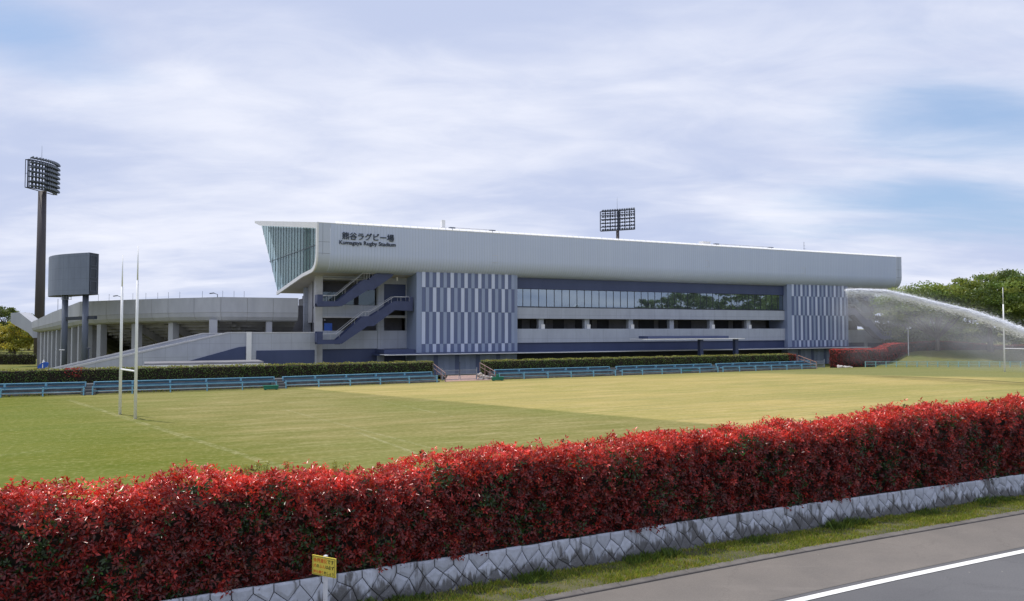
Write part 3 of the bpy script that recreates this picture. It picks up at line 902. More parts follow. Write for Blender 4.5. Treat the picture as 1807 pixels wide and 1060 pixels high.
def gl_bot(y):
    ys = [.42, .55, .8, 1.1, 1.5, 2.1, 6, 17.6, 26.9]; zs = [15.2, 14.55, 14.1, 13.75, 13.5, 13.28, 12.9, 11.0, 21.68]
    return float(np.interp(y, ys, zs))


eg = sb(MB().prism(gpoly, lambda p: (-.03 + KS * p[0], p[0], p[1]), lambda p: (.0 + KS * p[0], p[0], p[1])), 'end_glazing', M['endglass'])
mb = MB()
for k in range(1, 20):
    y = .42 + k * 26.4 / 20; z0, z1 = gl_bot(y), gl_top(y)
    if z1 - z0 > .1: mb.bar((-.05 + KS * y, y, z0), (-.05 + KS * y, y, z1), .05, .07, up=(0, 1, 0))
mb.bar((-.05 + .42 * KS, .42, 16.25), (-.05 + KS * 22, 22, 15.7), .06, .07)
sub(mb, 'mullion', M['frame'], eg)
# inside the glazed end: raked wall and white strips added for sky showing through gaps
mb = MB().prism([(.6, 18.3), (.6, 15.3), (2.2, 13.5), (17.5, 11.3), (26.5, 21.5)], lambda p: (.9 + KS * p[0], p[0], p[1]), lambda p: (1.1 + KS * p[0], p[0], p[1]))
sb(mb, 'inner_wall', pmat('inner_teal_grey', (.40, .49, .50), (.35, .44, .45), .3, .6))
mb = MB()
for k in range(9):
    y = 8.6 + k * 1.78
    mb.box(.1 + KS * y, .2 + KS * y, y, y + .8, max(gl_bot(y) + 3.4, 16.6), gl_top(y) - .6)
    if k < 8: mb.box(.1 + KS * y, .2 + KS * y, y, y + .8, gl_bot(y) + .7 + (0 if y < 17.6 else .5), min(15.5, gl_bot(y) + 3.8) if y < 17.6 else 15.5)
sb(mb, 'sky_strip', M['white'])
# fascia details
for s0, s1, z0, z1 in ((24.03, 24.9, 14.9, 15.9), (61.55, 62.35, 15.57, 16.6), (82.5, 83.57, 15.13, 16.15)):
    sb(MB().box(s0, s1, -.02, -.005, z1 - .04, z1).box(s0, s1, -.02, -.005, z0, z0 + .04).box(s1 - .03, s1, -.02, -.005, z0 + .04, z1 - .04), 'access_hatch', M['rail'])
# lettering
LT = [('熊谷ラグビー場', 2.98, 17.15, 6.9 / 7, .018), ]
for txt, s0, z0, sz, of in LT:
    o = text_mesh('lettering', txt, sz, M['sign'], st, (s0, -.06, z0 - GB), (R(90), 0, 0), .06, .011)
o = text_mesh('lettering', 'Kumagaya Rugby Stadium', .72, M['sign'], st, (2.62, -.06, 16.43 - GB), (R(90), 0, 0), .05, .006)
wtx = max(v.co.x for v in o.data.vertices); o.scale[0] = 7.45 / wtx
o = [c for c in st.children if c.name.startswith('lettering')][0]
wtx = max(v.co.x for v in o.data.vertices); o.scale[0] = 6.86 / wtx
# roof plant
sb(MB().box(17.5, 18.0, 2.6, 3.2, 19.3, 20.75).box(17.35, 18.15, 2.5, 3.3, 19.3, 19.75), 'roof_vent', M['white'])
sb(MB().box(63.4, 64.9, 2.6, 3.6, 19.3, 20.0).box(63.2, 65.0, 2.5, 3.7, 20.0, 20.05), 'roof_vent', M['white'])
for s0, s1 in ((18.3, 25.1), (64.95, 77.6)):
    mb = MB().bar((s0, 1.6, 19.62), (s1, 1.6, 19.62), .09, .09)
    mb.box(s0 - .1, s0 + .7, 1.3, 1.9, 19.3, 19.66, 1).box(s1 - .8, s1, 1.3, 1.9, 19.3, 19.62, 1)
    sb(mb, 'roof_pipe', [M['rail'], M['lampcase']])
sb(MB().tube([(85.5, 2, 19.2), (85.5, 2, 21.0)], .035, 6).tube([(85.4, 2, 20.3), (85.8, 2, 20.3)], .02, 5).tube([(85.35, 2, 19.8), (86.0, 2, 19.75)], .025, 5), 'antenna', M['lampcase'])


def wall_holes(s0, s1, z0, z1, holes, y0, y1, mb=None, mi=0):
    """a wall slab with rectangular openings, butted pieces"""
    mb = mb or MB()
    xs = sorted({s0, s1} | {h[0] for h in holes} | {h[1] for h in holes}); zs = sorted({z0, z1} | {h[2] for h in holes} | {h[3] for h in holes})
    for i in range(len(xs) - 1):
        run = None
        for j in range(len(zs) - 1):
            cx, cz = (xs[i] + xs[i + 1]) / 2, (zs[j] + zs[j + 1]) / 2
            solid = not any(h[0] < cx < h[1] and h[2] < cz < h[3] for h in holes)
            if solid: run = [run[0] if run else zs[j], zs[j + 1]]
            if (not solid or j == len(zs) - 2) and run:
                mb.box(xs[i], xs[i + 1], y0, y1, run[0], run[1], mi); run = None
    return mb


# left bay: recessed wall with two storeys of openings
LH = [(1.75, 9.1, 8.84, 12.5), (10.07, 13.2, 7.5, 11.8), (1.75, 9.1, 5.4, 7.12), (10.1, 13.22, 5.4, 7.15), (1.78, 9.2, -.4, 2.97), (10.16, 13.3, -.4, 2.93)]
sb(wall_holes(.95, 13.9, GB - .1, 12.75, LH, 5.2, 5.7), 'side_bay_wall', M['conc'])
RS0, RS1 = 94.9, 107.4
RH = [(108.3 - b_, 108.3 - a_, c_, d_) for a_, b_, c_, d_ in LH]
sb(wall_holes(RS0, RS1, GB - .1, 12.6, RH, 5.2, 5.7), 'side_bay_wall', M['conc'])
# interior backing of the bays
def parts(name, mat, boxes):
    for b_ in boxes: sb(MB().box(*b_), name, mat)


for s0, s1 in ((1.2, 13.9), (95, 107.3)):
    sb(MB().box(s0, s1, 9.2, 9.4, GB, 12.2), 'interior_wall', M['inner'])
    parts('floor_slab', M['inner'], [(s0, s1, 5.75, 9.15, 8.45, 8.7), (s0, s1, 5.75, 9.15, 5.0, 5.3)])
    sb(MB().box(s0, s1, 5.75, 9.15, 12.21, 12.4), 'ceiling', M['pale'])
parts('navy_panel', M['navy'], [(h[0] + .01, h[1] - .01, 5.45, 5.55, h[2], h[3] - .01) for h in (LH[4], LH[5], RH[4], RH[5])] + [(10.08, 13.19, 5.45, 5.55, 8.6, 11.79), (95.11, 98.22, 5.45, 5.55, 8.6, 11.79)])
parts('lintel', M['pale'], [(1.76, 9.09, 5.3, 5.4, 12.28, 12.45), (1.76, 9.09, 5.12, 5.19, 7.12, 7.3), (10.1, 13.2, 5.12, 5.19, 7.15, 7.33)])


def window(s0, s1, z0, z1, y, gm_='bayglass'):
    f = MB(); t = .035
    f.box(s0, s0 + t, y - .03, y + .05, z0, z1).box(s1 - t, s1, y - .03, y + .05, z0, z1)
    f.box(s0 + t, s1 - t, y - .03, y + .05, z1 - t, z1).box(s0 + t, s1 - t, y - .03, y + .05, z0, z0 + t)
    w_ = sb(f, 'window', M['frame'])
    g_ = MB().box(s0 + t, s1 - t, y + .0, y + .012, z0 + t, z1 - t)
    sub(g_, 'pane', M[gm_], w_)
    return w_


for a_, b_ in ((1.8, 2.5), (2.5, 4.2), (4.2, 6.0)): window(a_, b_, 8.86, 10.6, 5.5)
window(6.6, 8.9, 8.86, 11.0, 5.5)
for a_, b_ in ((99.3, 101.6), (101.6, 104.0), (104.0, 106.5)): window(a_, b_, 8.86, 11.6, 5.5)
sb(MB().box(2.0, 3.05, 5.35, 5.42, 5.0, 6.4), 'blue_board', M['bluesign'])
sb(MB().tube([(11.6, 4.2, 12.2), (11.6, 4.2, 12.75)], .12, 10), 'ceiling_lamp', M['white'])
sb(MB().tube([(2.3, 6.5, 6.75), (2.3, 6.5, 6.95)], .1, 8), 'ceiling_lamp', M['white'])

# left end of the building: end wall, corner columns
parts('end_wall', M['pale'], [(1.3, 1.6, 7.3, 12.8, 6.5, 12.3), (1.3, 1.6, 5.72, 19.5, GB, 4.9)])
for y in (5.16, 12.85):
    sb(MB().box(.78, 1.72, y, y + .85, GB, 12.95 if y < 6 else 11.5), 'column', M['pale'] if y < 6 else M['conc'])
for s_ in (9.2, 99.2): sb(MB().box(s_ + .0, s_ + .72, 5.06, 5.19, GB, 12.6), 'column', M['conc'])
parts('inner_end_wall', M['inner'], [(1.75, 13.9, 12.0, 12.4, 5.2, 12.0), (1.62, 1.8, 13.8, 19, 4.9, 10.5), (-9, 1.25, 16, 16.4, GB, 9.0)])
# core of the building (closes the volume behind)
sb(MB().box(2.0, 107.0, 14.0, 24.0, GB, 10.2), 'building_core', M['inner'])

# striped panel blocks
def stripes(s0, s1, z0, z1, y, yb, inner0, inner1, nst, side0):
    blk = sb(MB().box(s0, s1, y, yb, z0, z1), 'striped_block', M['stripe_bg'])
    mb = MB(); wd = (inner1 - inner0) / nst
    tiers = [(11.27, z1 - .02), (7.95, 11.25), (3.62, 7.93), (z0 + .03, 3.60)]
    for ti, (a_, b_) in enumerate(tiers):
        for k in range(nst + 1):
            q = (k + (1 if ti % 2 == 0 else 0)) % 2
            light = ((k // 2) + ti) % 2 == 0
            mi = 2 if q == 0 else (0 if light else 1)
            x0 = inner0 + (k + (.0 if ti % 2 == 0 else .05)) * wd
            if x0 + wd > s1 - .3 and ti % 2 == 0: continue
            mb.box(x0 + .012, x0 + wd - .012, y - .035 - .045 * (mi != 2), y - .002, a_, b_, mi)
    sub(mb, 'coloured_stripe', [M['stripe_l'], M['stripe_m'], M['stripe_d']], blk)
    return blk


stripes(13.33, 28.4, 2.45, 13.42, 1.0, 5.3, 14.05, 27.4, 26, True)
stripes(80.3, 95.1, 2.45, 13.6, 1.0, 5.3, 81.3, 94.5, 26, True)
for s0, s1 in ((13.36, 28.37), (80.33, 95.07)):
    o = sb(MB().box(s0, s1, 1.1, 5.2, GB - .1, 2.08), 'lower_block', M['stripe_bg'])
    mb = MB()
    for k in range(9):
        x0 = s0 + .9 + k * 1.55; mb.box(x0, x0 + .62, 1.065, 1.097, GB - .1, 2.05, k % 2)
    sub(mb, 'coloured_stripe', [M['stripe_m'], M['stripe_d']], o)

# middle run
sb(MB().box(28.4, 80.3, 1.8, 2.4, 11.45, 13.4), 'navy_band', M['navy'])
sb(MB().box(28.4, 80.3, 1.62, 2.2, 7.12, 8.72), 'parapet_band', M['conc'])
sb(MB().box(28.4, 80.3, 1.55, 2.1, 3.64, 5.64), 'parapet_band', M['conc'])
sb(MB().box(28.4, 80.3, 1.8, 2.3, 2.0, 3.62), 'navy_band', M['navy'])
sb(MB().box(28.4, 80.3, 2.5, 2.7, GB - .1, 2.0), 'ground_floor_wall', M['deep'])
parts('floor_slab', M['inner'], [(28.4, 80.3, 2.21, 6.0, 8.45, 8.7), (28.4, 80.3, 2.2, 6.0, 4.7, 4.9)])
sb(MB().box(28.4, 80.3, 6.0, 6.3, 4.7, 13.0), 'interior_wall', M['inner'])
mb = MB()
random.seed(3)
for s_ in np.arange(29, 79, 3.97):
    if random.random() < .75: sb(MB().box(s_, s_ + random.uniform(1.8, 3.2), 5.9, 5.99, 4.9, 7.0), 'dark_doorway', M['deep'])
for k, s_ in enumerate((32.5, 40.33, 48.29, 56.17, 64.32, 72.27)):
    c_ = sb(MB().box(s_, s_ + .82, 2.25, 2.95, 4.9, 8.44), 'column', M['conc'])
    if k != 3: sub(MB().box(s_ + .35, s_ + .95, 2.12, 2.24, 5.4, 6.3), 'cabinet', M['white'], c_)
# upper window strip: 40 glazed units, columns standing behind the glass
NW = 40
for k in range(NW):
    a_ = 28.45 + k * (80.28 - 28.45) / NW; b_ = 28.45 + (k + 1) * (80.28 - 28.45) / NW
    window(a_ + .01, b_ - .01, 8.86, 11.43, 1.95, 'glass')
for s_ in (32.5, 40.6, 48.5, 56.4, 64.4, 72.4): sb(MB().box(s_ - .2, s_ + .95, 2.06, 2.7, 8.86, 11.6), 'column', M['white'])
sb(MB().box(28.4, 80.3, 1.7, 2.1, 8.74, 8.85), 'window_sill', M['frame'])
sb(MB().box(28.4, 80.3, 2.45, 5.9, 11.5, 11.6), 'ceiling', M['pale'])

# long thin awning
mb = MB().box(8.3, 98.0, -1.4, 1.0, 2.24, 2.33, 0)
mb.box(9.3, 97.0, -.6, .98, 2.335, 2.44, 1)
mb.box(28.45, 80.2, 1.0, 1.78, 2.1, 2.3, 1); mb.box(8.4, 13.3, 1.02, 5.1, 2.1, 2.3, 1)
aw = sb(mb, 'awning', [M['white'], M['navy']])
mb = MB().box(9.0, 13.3, 1.2, 5.0, 2.36, 2.9)
sb(mb, 'awning_upstand', M['navy'])
# entrance canopy with two dark legs, standing forward of the facade
cn = sb(MB().box(45.8, 64.2, -6.0, -1.6, 4.05, 4.16), 'entrance_canopy', M['white'])
sub(MB().box(47, 62.2, -4.6, -2.2, 4.17, 4.55), 'upstand', M['navy'], cn)
for p_ in (1236, 1298):
    s_, _ = bl(p_, 600, -5.2); sub(MB().box(s_ - .3, s_ + .3, -5.5, -4.9, GB, 4.04), 'leg', M['stairnavy'], cn)
# lower canopy at the left, over the terrace foot
cn = sb(MB().box(-19.4, -7.0, -4.6, .5, 1.72, 1.92), 'terrace_canopy', M['inner'])
sub(MB().box(-19.6, -6.6, -5.0, -4.62, 1.45, 1.68), 'edge', M['white'], cn)

# outside stairs
def stair(flip=False, name='stair'):
    """two flights, stringers as solid navy plates"""
    q = (lambda s: 108.3 - s) if flip else (lambda s: s)
    flights = [([(.36, 8.5), (.36, 10.05), (1.05, 10.05), (1.05, 9.2), (2.85, 9.2), (6.3, 12.1), (7.0, 12.1), (7.9, 12.95), (10.4, 12.95), (10.2, 12.6), (7.6, 10.75), (6.9, 10.75), (3.5, 8.58), (1.1, 8.5)], 9.2, 2.85, 7.9, 12.95),
               ([(.42, 3.68), (.42, 5.32), (1.1, 5.32), (1.1, 4.25), (2.9, 4.25), (6.3, 7.3), (7.3, 7.3), (10.5, 9.35), (12.6, 9.35), (12.6, 9.95), (13.1, 9.95), (13.1, 8.05), (10.6, 8.15), (7.7, 6.0), (6.9, 6.0), (3.55, 3.72)], 4.25, 2.9, 10.5, 9.35)]
    root = None
    for poly, zl, sa, sb_, ze in flights:
        pl_ = [(q(a_), b_) for a_, b_ in poly]
        o_ = sb(MB().xz(pl_, 1.85, 1.93).xz(pl_, 3.35, 3.43), name, M['stairnavy'])
        mb_ = MB()
        n_ = 18
        for k in range(n_):
            t = k / n_; xa = sa + (sb_ - sa) * t; z_ = zl + (ze - zl) * t - .25
            x0, x1 = sorted((q(xa), q(xa + (sb_ - sa) / n_ + .02)))
            mb_.box(x0, x1, 1.94, 3.34, z_ - .35, z_)
        x0, x1 = sorted((q(.5), q(sa))); mb_.box(x0, x1, 1.94, 3.34, zl - .5, zl - .3)
        x0, x1 = sorted((q(.37), q(.45))); mb_.box(x0, x1, 1.94, 3.34, zl - .3, zl + .85)
        if ze < 10: x0, x1 = sorted((q(sb_), q(13.05))); mb_.box(x0, x1, 1.94, 3.34, ze - .7, ze - .5)
        sub(mb_, 'tread', M['stairnavy'], o_)
        mb_ = MB()
        for yy in (1.89, 3.39):
            pts = [(1.1, zl + .75), (sa - .1, zl + .75), (sa + 3.4, zl + 3.75), (sa + 4.2, zl + 3.75), (sb_, ze + .55)] if ze > 10 else [(1.1, zl + .75), (sa - .1, zl + .75), (sa + 3.5, zl + 3.65), (sa + 4.3, zl + 3.65), (sb_, ze + .6), (12.6, ze + .6)]
            pts = [(a_, min(b_, 13.0)) for a_, b_ in pts]
            for i in range(len(pts) - 1): mb_.tube([(q(pts[i][0]), yy, pts[i][1]), (q(pts[i + 1][0]), yy, pts[i + 1][1])], .035, 5)
            for k in range(10):
                t = k / 9 * (len(pts) - 1.001); i = int(t); u_ = t - i
                a_, b_ = pts[i][0] + (pts[i + 1][0] - pts[i][0]) * u_, pts[i][1] + (pts[i + 1][1] - pts[i][1]) * u_
                mb_.tube([(q(a_), yy, b_ - .75), (q(a_), yy, b_)], .018, 4)
        sub(mb_, 'handrail', M['rail'], o_)


stair()
stair(True)

# terrace walls at the left, with the long ramp flight
mb = MB().xz([(-28.6, .75), (-28.6, GB - .1), (-7.95, GB - .1), (-7.95, 5.1), (-10.0, 5.1)], 4.0, 4.35)
mb.box(-7.35, .76, 4.0, 4.35, GB - .1, 5.1)
sb(mb, 'terrace_wall', M['conc2'])
sb(MB().xz([(-28.75, .98), (-28.6, .75), (-10.0, 5.1), (-7.97, 5.1), (-7.97, 5.26), (-10.05, 5.26)][::1], 3.95, 4.4).box(-7.33, .76, 3.95, 4.4, 5.1, 5.24), 'coping', M['pale'])
sb(MB().box(-7.95, -7.35, 3.72, 4.38, GB, 5.27), 'pier', M['white'])
sb(MB().xz([(-31.5, .3), (-31.5, GB), (-8, GB), (-8, 5.0), (-12.84, 5.0)], 6.5, 6.85), 'terrace_wall', M['conc2'])
sb(MB().xz([(-31.6, .5), (-31.5, .3), (-12.84, 5.0), (-1.2, 5.0), (-1.2, 5.13), (-12.9, 5.13)], 6.45, 6.9), 'coping', M['pale'])
sb(MB().xz([(-16.2, 1.3), (-16.2, GB), (-8.0, GB), (-8.0, 3.46), (-8.8, 3.4)], 3.9, 3.985).box(-6.75, .5, 3.9, 3.985, GB, 2.93), 'navy_panel', M['navy'])
sb(MB().box(-8, .7, 4.4, 7, 4.4, 4.6), 'terrace_deck', M['step'])
# right terrace ramp, mirrored
mb = MB().xz([(104.6, GB), (138.5, GB), (138.5, 2.6), (136, 3.19), (130, 4.4), (123.2, 5.2), (116, 5.45), (111, 5.47), (104.6, 5.4)], 5.2, 5.6)
sb(mb, 'terrace_wall', M['conc2'])
sb(MB().box(105.2, 110.4, 5.1, 5.19, GB, 2.9), 'navy_panel', M['navy'])

# ------------------------------------------------------------------ curved concrete bowl stand at the left
bw = empty('terrace_stand', 'curved grey concrete spectator bowl with open columns left of the main stand', 'stadium stand', (-37.2, 97, GB))
# knots: world xy, top z, bottom z
def bp(px, Y): return ((px - 903.5) / F * Y, Y)


A1 = wld(-1.0, 7.4); A0 = Vector((-37.2, 97.0, 0)); B1 = Vector((-62.1, 109.1, 0)); C1 = Vector((-70.5, 116.5, 0)); D1 = Vector((-77.5, 122.6, 0))
knots = [(A1, 9.75, 6.55), (A0, 9.72, 6.6), (Vector((-45.5, 100.4, 0)), 9.68, 6.55), (Vector((-54.0, 104.6, 0)), 9.62, 6.4), (B1, 9.55, 6.2), (C1, 8.2, 5.45), (D1, 6.72, 5.05)]


def wp(v_): return (v_[0] + 37.2, v_[1] - 97.0, v_[2] - GB)


# panels along the wall: profile bulges like a folded lip
pts = []
for i in range(len(knots) - 1):
    a_, b_ = knots[i], knots[i + 1]; L = (b_[0] - a_[0]).length; n_ = max(1, round(L / 3.6))
    for k in range(n_): pts.append((a_[0].lerp(b_[0], k / n_), a_[1] + (b_[1] - a_[1]) * k / n_, a_[2] + (b_[2] - a_[2]) * k / n_, (b_[0] - a_[0]).normalized()))
pts.append((knots[-1][0], knots[-1][1], knots[-1][2], (knots[-1][0] - knots[-2][0]).normalized()))
mb = MB()


def lip(p, t):
    nrm = Vector((t.y, -t.x, 0));  nrm = nrm if nrm.y < 0 else -nrm
    P_, zt, zb, _ = p; h = zt - zb
    sec = [(0.35, zt), (0, zt), (0, zb + h * .38), (.12, zb + h * .2), (.45, zb + h * .06), (.95, zb), (1.2, zb + .02)]
    return [wp((P_.x - nrm.x * a_, P_.y - nrm.y * a_, z)) for a_, z in sec]


for i in range(len(pts) - 1):
    t = (pts[i + 1][0] - pts[i][0]).normalized(); g = .02
    pa = (pts[i][0] + t * g, pts[i][1], pts[i][2], t); pb_ = (pts[i + 1][0] - t * g, pts[i + 1][1], pts[i + 1][2], t)
    ta = (pts[i][0] - pts[max(i - 1, 0)][0]).normalized() if i else t
    tb = (pts[min(i + 2, len(pts) - 1)][0] - pts[i + 1][0]).normalized() if i < len(pts) - 2 else t
    la, lb = lip(pa, (t + ta).normalized()), lip(pb_, (t + tb).normalized())
    n_ = len(la); mb.add(la + lb, [(k, k + 1, n_ + k + 1, n_ + k) for k in range(n_ - 1)], 0)
    la2, lb2 = lip((pts[i][0], pts[i][1] - .04, pts[i][2] + .03, t), (t + ta).normalized()), lip((pts[i + 1][0], pts[i + 1][1] - .04, pts[i + 1][2] + .03, t), (t + tb).normalized())
    nb_ = Vector((t.y, -t.x, 0)); nb_ = nb_ if nb_.y < 0 else -nb_
    la2 = [(q[0] - nb_.x * .05, q[1] - nb_.y * .05, q[2]) for q in la2]; lb2 = [(q[0] - nb_.x * .05, q[1] - nb_.y * .05, q[2]) for q in lb2]
    mb.add(la2 + lb2, [(k, k + 1, n_ + k + 1, n_ + k) for k in range(n_ - 1)], 1)
    # fold line
    q1, q2 = Vector(la[2]), Vector(lb[2]); nrm = Vector((t.y, -t.x, 0)); nrm = nrm if nrm.y < 0 else -nrm
    mb.bar(q1 + nrm * .004, q2 + nrm * .004, .02, .03, 1)
bowlw = mb.build('outer_wall', [M['bowl'], M['darkc']], bw)
# dark backing and sloping underside of the seating steps with ribs
mb = MB()
for i in range(len(pts) - 1):
    t = (pts[i + 1][0] - pts[i][0]).normalized(); nrm = Vector((t.y, -t.x, 0)); nrm = nrm if nrm.y < 0 else -nrm
    a_, b_ = pts[i], pts[i + 1]
    if a_[0].x < -62.2: continue
    i0 = a_[0] - nrm * .4; i1 = b_[0] - nrm * .4
    for st_ in range(16):
        y0, y1 = 1.2 + st_ * .8, 2.0 + st_ * .8; z0 = a_[2] + .15 - st_ * .42
        p = [a_[0] - nrm * y0, b_[0] - nrm * y0, b_[0] - nrm * y1, a_[0] - nrm * y1]
        mb.add([wp((v_.x, v_.y, z0)) for v_ in p], [(0, 1, 2, 3)])
        mb.add([wp((p[2].x, p[2].y, z0)), wp((p[3].x, p[3].y, z0)), wp((p[3].x, p[3].y, z0 - .42)), wp((p[2].x, p[2].y, z0 - .42))], [(0, 1, 2, 3)])
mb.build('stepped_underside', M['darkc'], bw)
mb = MB()
seat = []
for (P_, zt, zb, t) in pts:
    nrm = Vector((t.y, -t.x, 0)); nrm = nrm if nrm.y < 0 else -nrm
    seat.append([wp((P_.x - nrm.x * .35, P_.y - nrm.y * .35, zt - .9)), wp((P_.x - nrm.x * 15, P_.y - nrm.y * 15, max(zb - 6.0, -.4)))])
for i in range(len(seat) - 1): mb.add([seat[i][0], seat[i][1], seat[i + 1][1], seat[i + 1][0]], [(0, 1, 2, 3)])
mb.build('seating_deck', M['step'], bw)


def locate(px, seg):
    """point on segment seg (a,b) seen at picture column px"""
    a_, b_ = seg; r_ = (px - 903.5) / F
    t = (r_ * a_.y - a_.x) / ((b_.x - a_.x) - r_ * (b_.y - a_.y)); return a_.lerp(b_, t), t


segs = {'A': (A0, A1), 'B': (B1, A0), 'C': (D1, B1)}
for px0, px1, sg_ in ((470, 484, 'A'), (369, 387, 'A'), (284, 300, 'B'), (219, 235, 'B'), (158, 172, 'B')):
    P_, _ = locate((px0 + px1) / 2, segs[sg_] if px0 != 369 else (A0, A1)); t = (segs[sg_][1] - segs[sg_][0]).normalized()
    nrm = Vector((t.y, -t.x, 0)); nrm = nrm if nrm.y < 0 else -nrm
    c_ = P_ - nrm * .35; wdt = (px1 - px0) / F * c_.y
    zt = 6.85
    a_ = c_ - nrm * 1.0
    MB().bar(wp((a_.x, a_.y, GB - .1)), wp((a_.x, a_.y, zt)), wdt * .72, 1.0, up=-nrm).build('column', M['bowl'], bw)
    # raker beam running down behind the column
    e_ = c_ - nrm * 14
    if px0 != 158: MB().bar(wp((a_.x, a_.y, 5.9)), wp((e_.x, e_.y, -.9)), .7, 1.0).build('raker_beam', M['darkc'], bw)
segC = [(B1, 6.2), (C1, 5.45), (D1, 5.05)]
for px_ in (61.5, 68, 74.5, 81.5, 89.5, 98.7, 108, 117.6, 129.3, 139):
    P_, t_ = locate(px_, (D1, B1)); P_ = P_ + Vector((.5, .9, 0)) * .9
    zt = 5.15 + t_ * 1.2
    dirn = Vector((.78, .62, 0)).normalized()
    dirn = Vector((.66, .75, 0)).normalized()
    m_ = P_ + dirn * .4; fl_ = .62 + .5 * t_
    MB().bar(wp((m_.x, m_.y, GB - .1)), wp((m_.x, m_.y, zt + .25)), fl_, .5, up=Vector((-dirn.y, dirn.x, 0))).build('fin_column', M['bowl'], bw)
MB().prism([(19, 552), (34, 551), (57, 569), (58, 596), (50, 587), (19, 569)], lambda p: wp(at(p[0], p[1], 126.5)), lambda p: wp(at(p[0], p[1], 126.5) + Vector((.2, 2.5, 0)))).build('end_wing', M['bowl'], bw)
mb = MB(); mb.bar(wp((D1.x + .3, D1.y + 1.2, 2.2)), wp((B1.x + 2, B1.y + 3.5, 2.6)), .2, 6.6); mb.build('inner_wall', M['inner'], bw)
# thin rods, and two lamps, on the rim
mb = MB(); k = 0
for px_ in (171, 190, 215, 232, 255, 276, 295, 315, 355, 391, 411, 429):
    sg_ = 'B' if px_ < 384 else 'A'; P_, _ = locate(px_, segs[sg_]); mb.tube([wp((P_.x, P_.y + .3, 9.4)), wp((P_.x, P_.y + .3, 10.55))], .022, 4)
for px_ in (58, 81.5): P_, _ = locate(px_, segs['C']); mb.tube([wp((P_.x, P_.y + 3, 6.6)), wp((P_.x, P_.y + 3, 10.4))], .04, 4)
mb.build('rim_rod', M['lampcase'], bw)
for px_ in (378, 207):
    P_, _ = locate(px_, segs['B']); mb = MB().tube([wp((P_.x + .2, P_.y + .5, 9.4)), wp((P_.x + .2, P_.y + .5, 10.1)), wp((P_.x - .25, P_.y + .5, 10.25))], .05, 6)
    mb.bar(wp((P_.x - .2, P_.y + .4, 10.28)), wp((P_.x - .75, P_.y + .3, 10.2)), .3, .12); mb.build('rim_lamp', M['lampcase'], bw)

# ------------------------------------------------------------------ floodlights
def floodlight(label, base, zt, yaw, curve, mastr, topz_head, bend=0.0):
    root = empty('floodlight_tower', label, 'floodlight', (base[0], base[1], GB), yaw, 'floodlight towers')
    Wd, Hd = (9.0, 5.7) if curve > 1 else (10.4, 5.7)
    zc = topz_head
    n = 18
    MB().tube([(0, 0, 0), (0, 0, zc * .5), (0, 0, zc + Hd * .0)], [mastr * 1.12, mastr * 1.0, mastr * .88], 14).build('mast', M['mast'] if curve else M['lampframe'], root, smooth=True)
    fr = MB(); nr, nc = 7, 14

    def P(u_, v_):    # u across -1..1, v 0..1 up
        x = u_ * Wd / 2; y = -curve * (1 - u_ * u_) ; return Vector((x, y, zc + v_ * Hd))
    for r_ in range(nr - 1):
        v_ = r_ / (nr - 2)
        for k in range(12): fr.bar(P(-1 + k / 6, v_), P(-1 + (k + 1) / 6, v_), .35, .20)
    nv = 13 if curve > 1 else 7
    for k in range(0, nv + 1):
        u_ = -1 + k * 2 / nv; fr.bar(P(u_, 0), P(u_, 1), .24 if curve > 1 else .12, .14)
        fr.bar(P(u_, 0) + Vector((0, .55, 0)), P(u_, 1) + Vector((0, .55, 0)), .1, .1)
        for v_ in (0, .5, 1): fr.bar(P(u_, v_), P(u_, v_) + Vector((0, .55, 0)), .08, .08)
    for v_ in (0, 1):
        fr.bar(P(-1, v_) + Vector((0, .55, 0)), P(1, v_) + Vector((0, .55, 0)), .14, .14)
    fr.bar(P(-.03, -.0), P(-.03, 1), .7, .5)
    fr.build('lamp_frame', M['lampframe'], root)
    MB().tube([(0, .3, zc + Hd), (0, .3, zc + Hd + 3.9)], [.05, .02], 5).build('lightning_rod', M['lampcase'], root)
    proto = None
    for r_ in range(nr):
        for k in range(nc):
            u_ = -1 + (k + .5) * 2 / nc; p = P(u_, (r_ + .35) / 6.0 * 1.0)
            if proto is None:
                mb_ = MB().tube([(0, .15, .0), (0, -.1, 0), (0, -.42, -.10), (0, -.55, -.14)], [.10, .17, .29, .30], 8)
                mb_.bar((-.24, 0, -.02), (.24, 0, -.02), .05, .05)
                proto = mb_.build('lamp', M['lampcase'], root); oo = proto
            else:
                oo = proto.copy(); link(oo, root)
            oo.location = p + Vector((0, -.15, .02)); oo.parent = root
            oo.rotation_euler = (R(-28), 0, R(-14 * u_) if curve else 0)
    return root


_p = at(70, 555, 158); floodlight('dark floodlight tower on a tall brown mast at the far left', (_p.x, _p.y), 0, R(87), 1.3, .88, at(72, 337, 158).z - GB)
_p = at(1090, 420, 220); floodlight('floodlight rack rising behind the roof of the main stand', (_p.x, _p.y), 0, R(180 - 27), .25, .52, at(1088, 406, 220).z - GB)

# ------------------------------------------------------------------ scoreboard
Ysb = 99.0
pL, pR = at(105.5, 530, Ysb), at(145, 530, Ysb - 1.2)
sbr = empty('scoreboard', 'grey curved back of a big screen on two slate blue posts', 'scoreboard', (pR.x, pR.y, GB))


def sw(v_): return (v_[0] - pR.x, v_[1] - pR.y, v_[2] - GB)


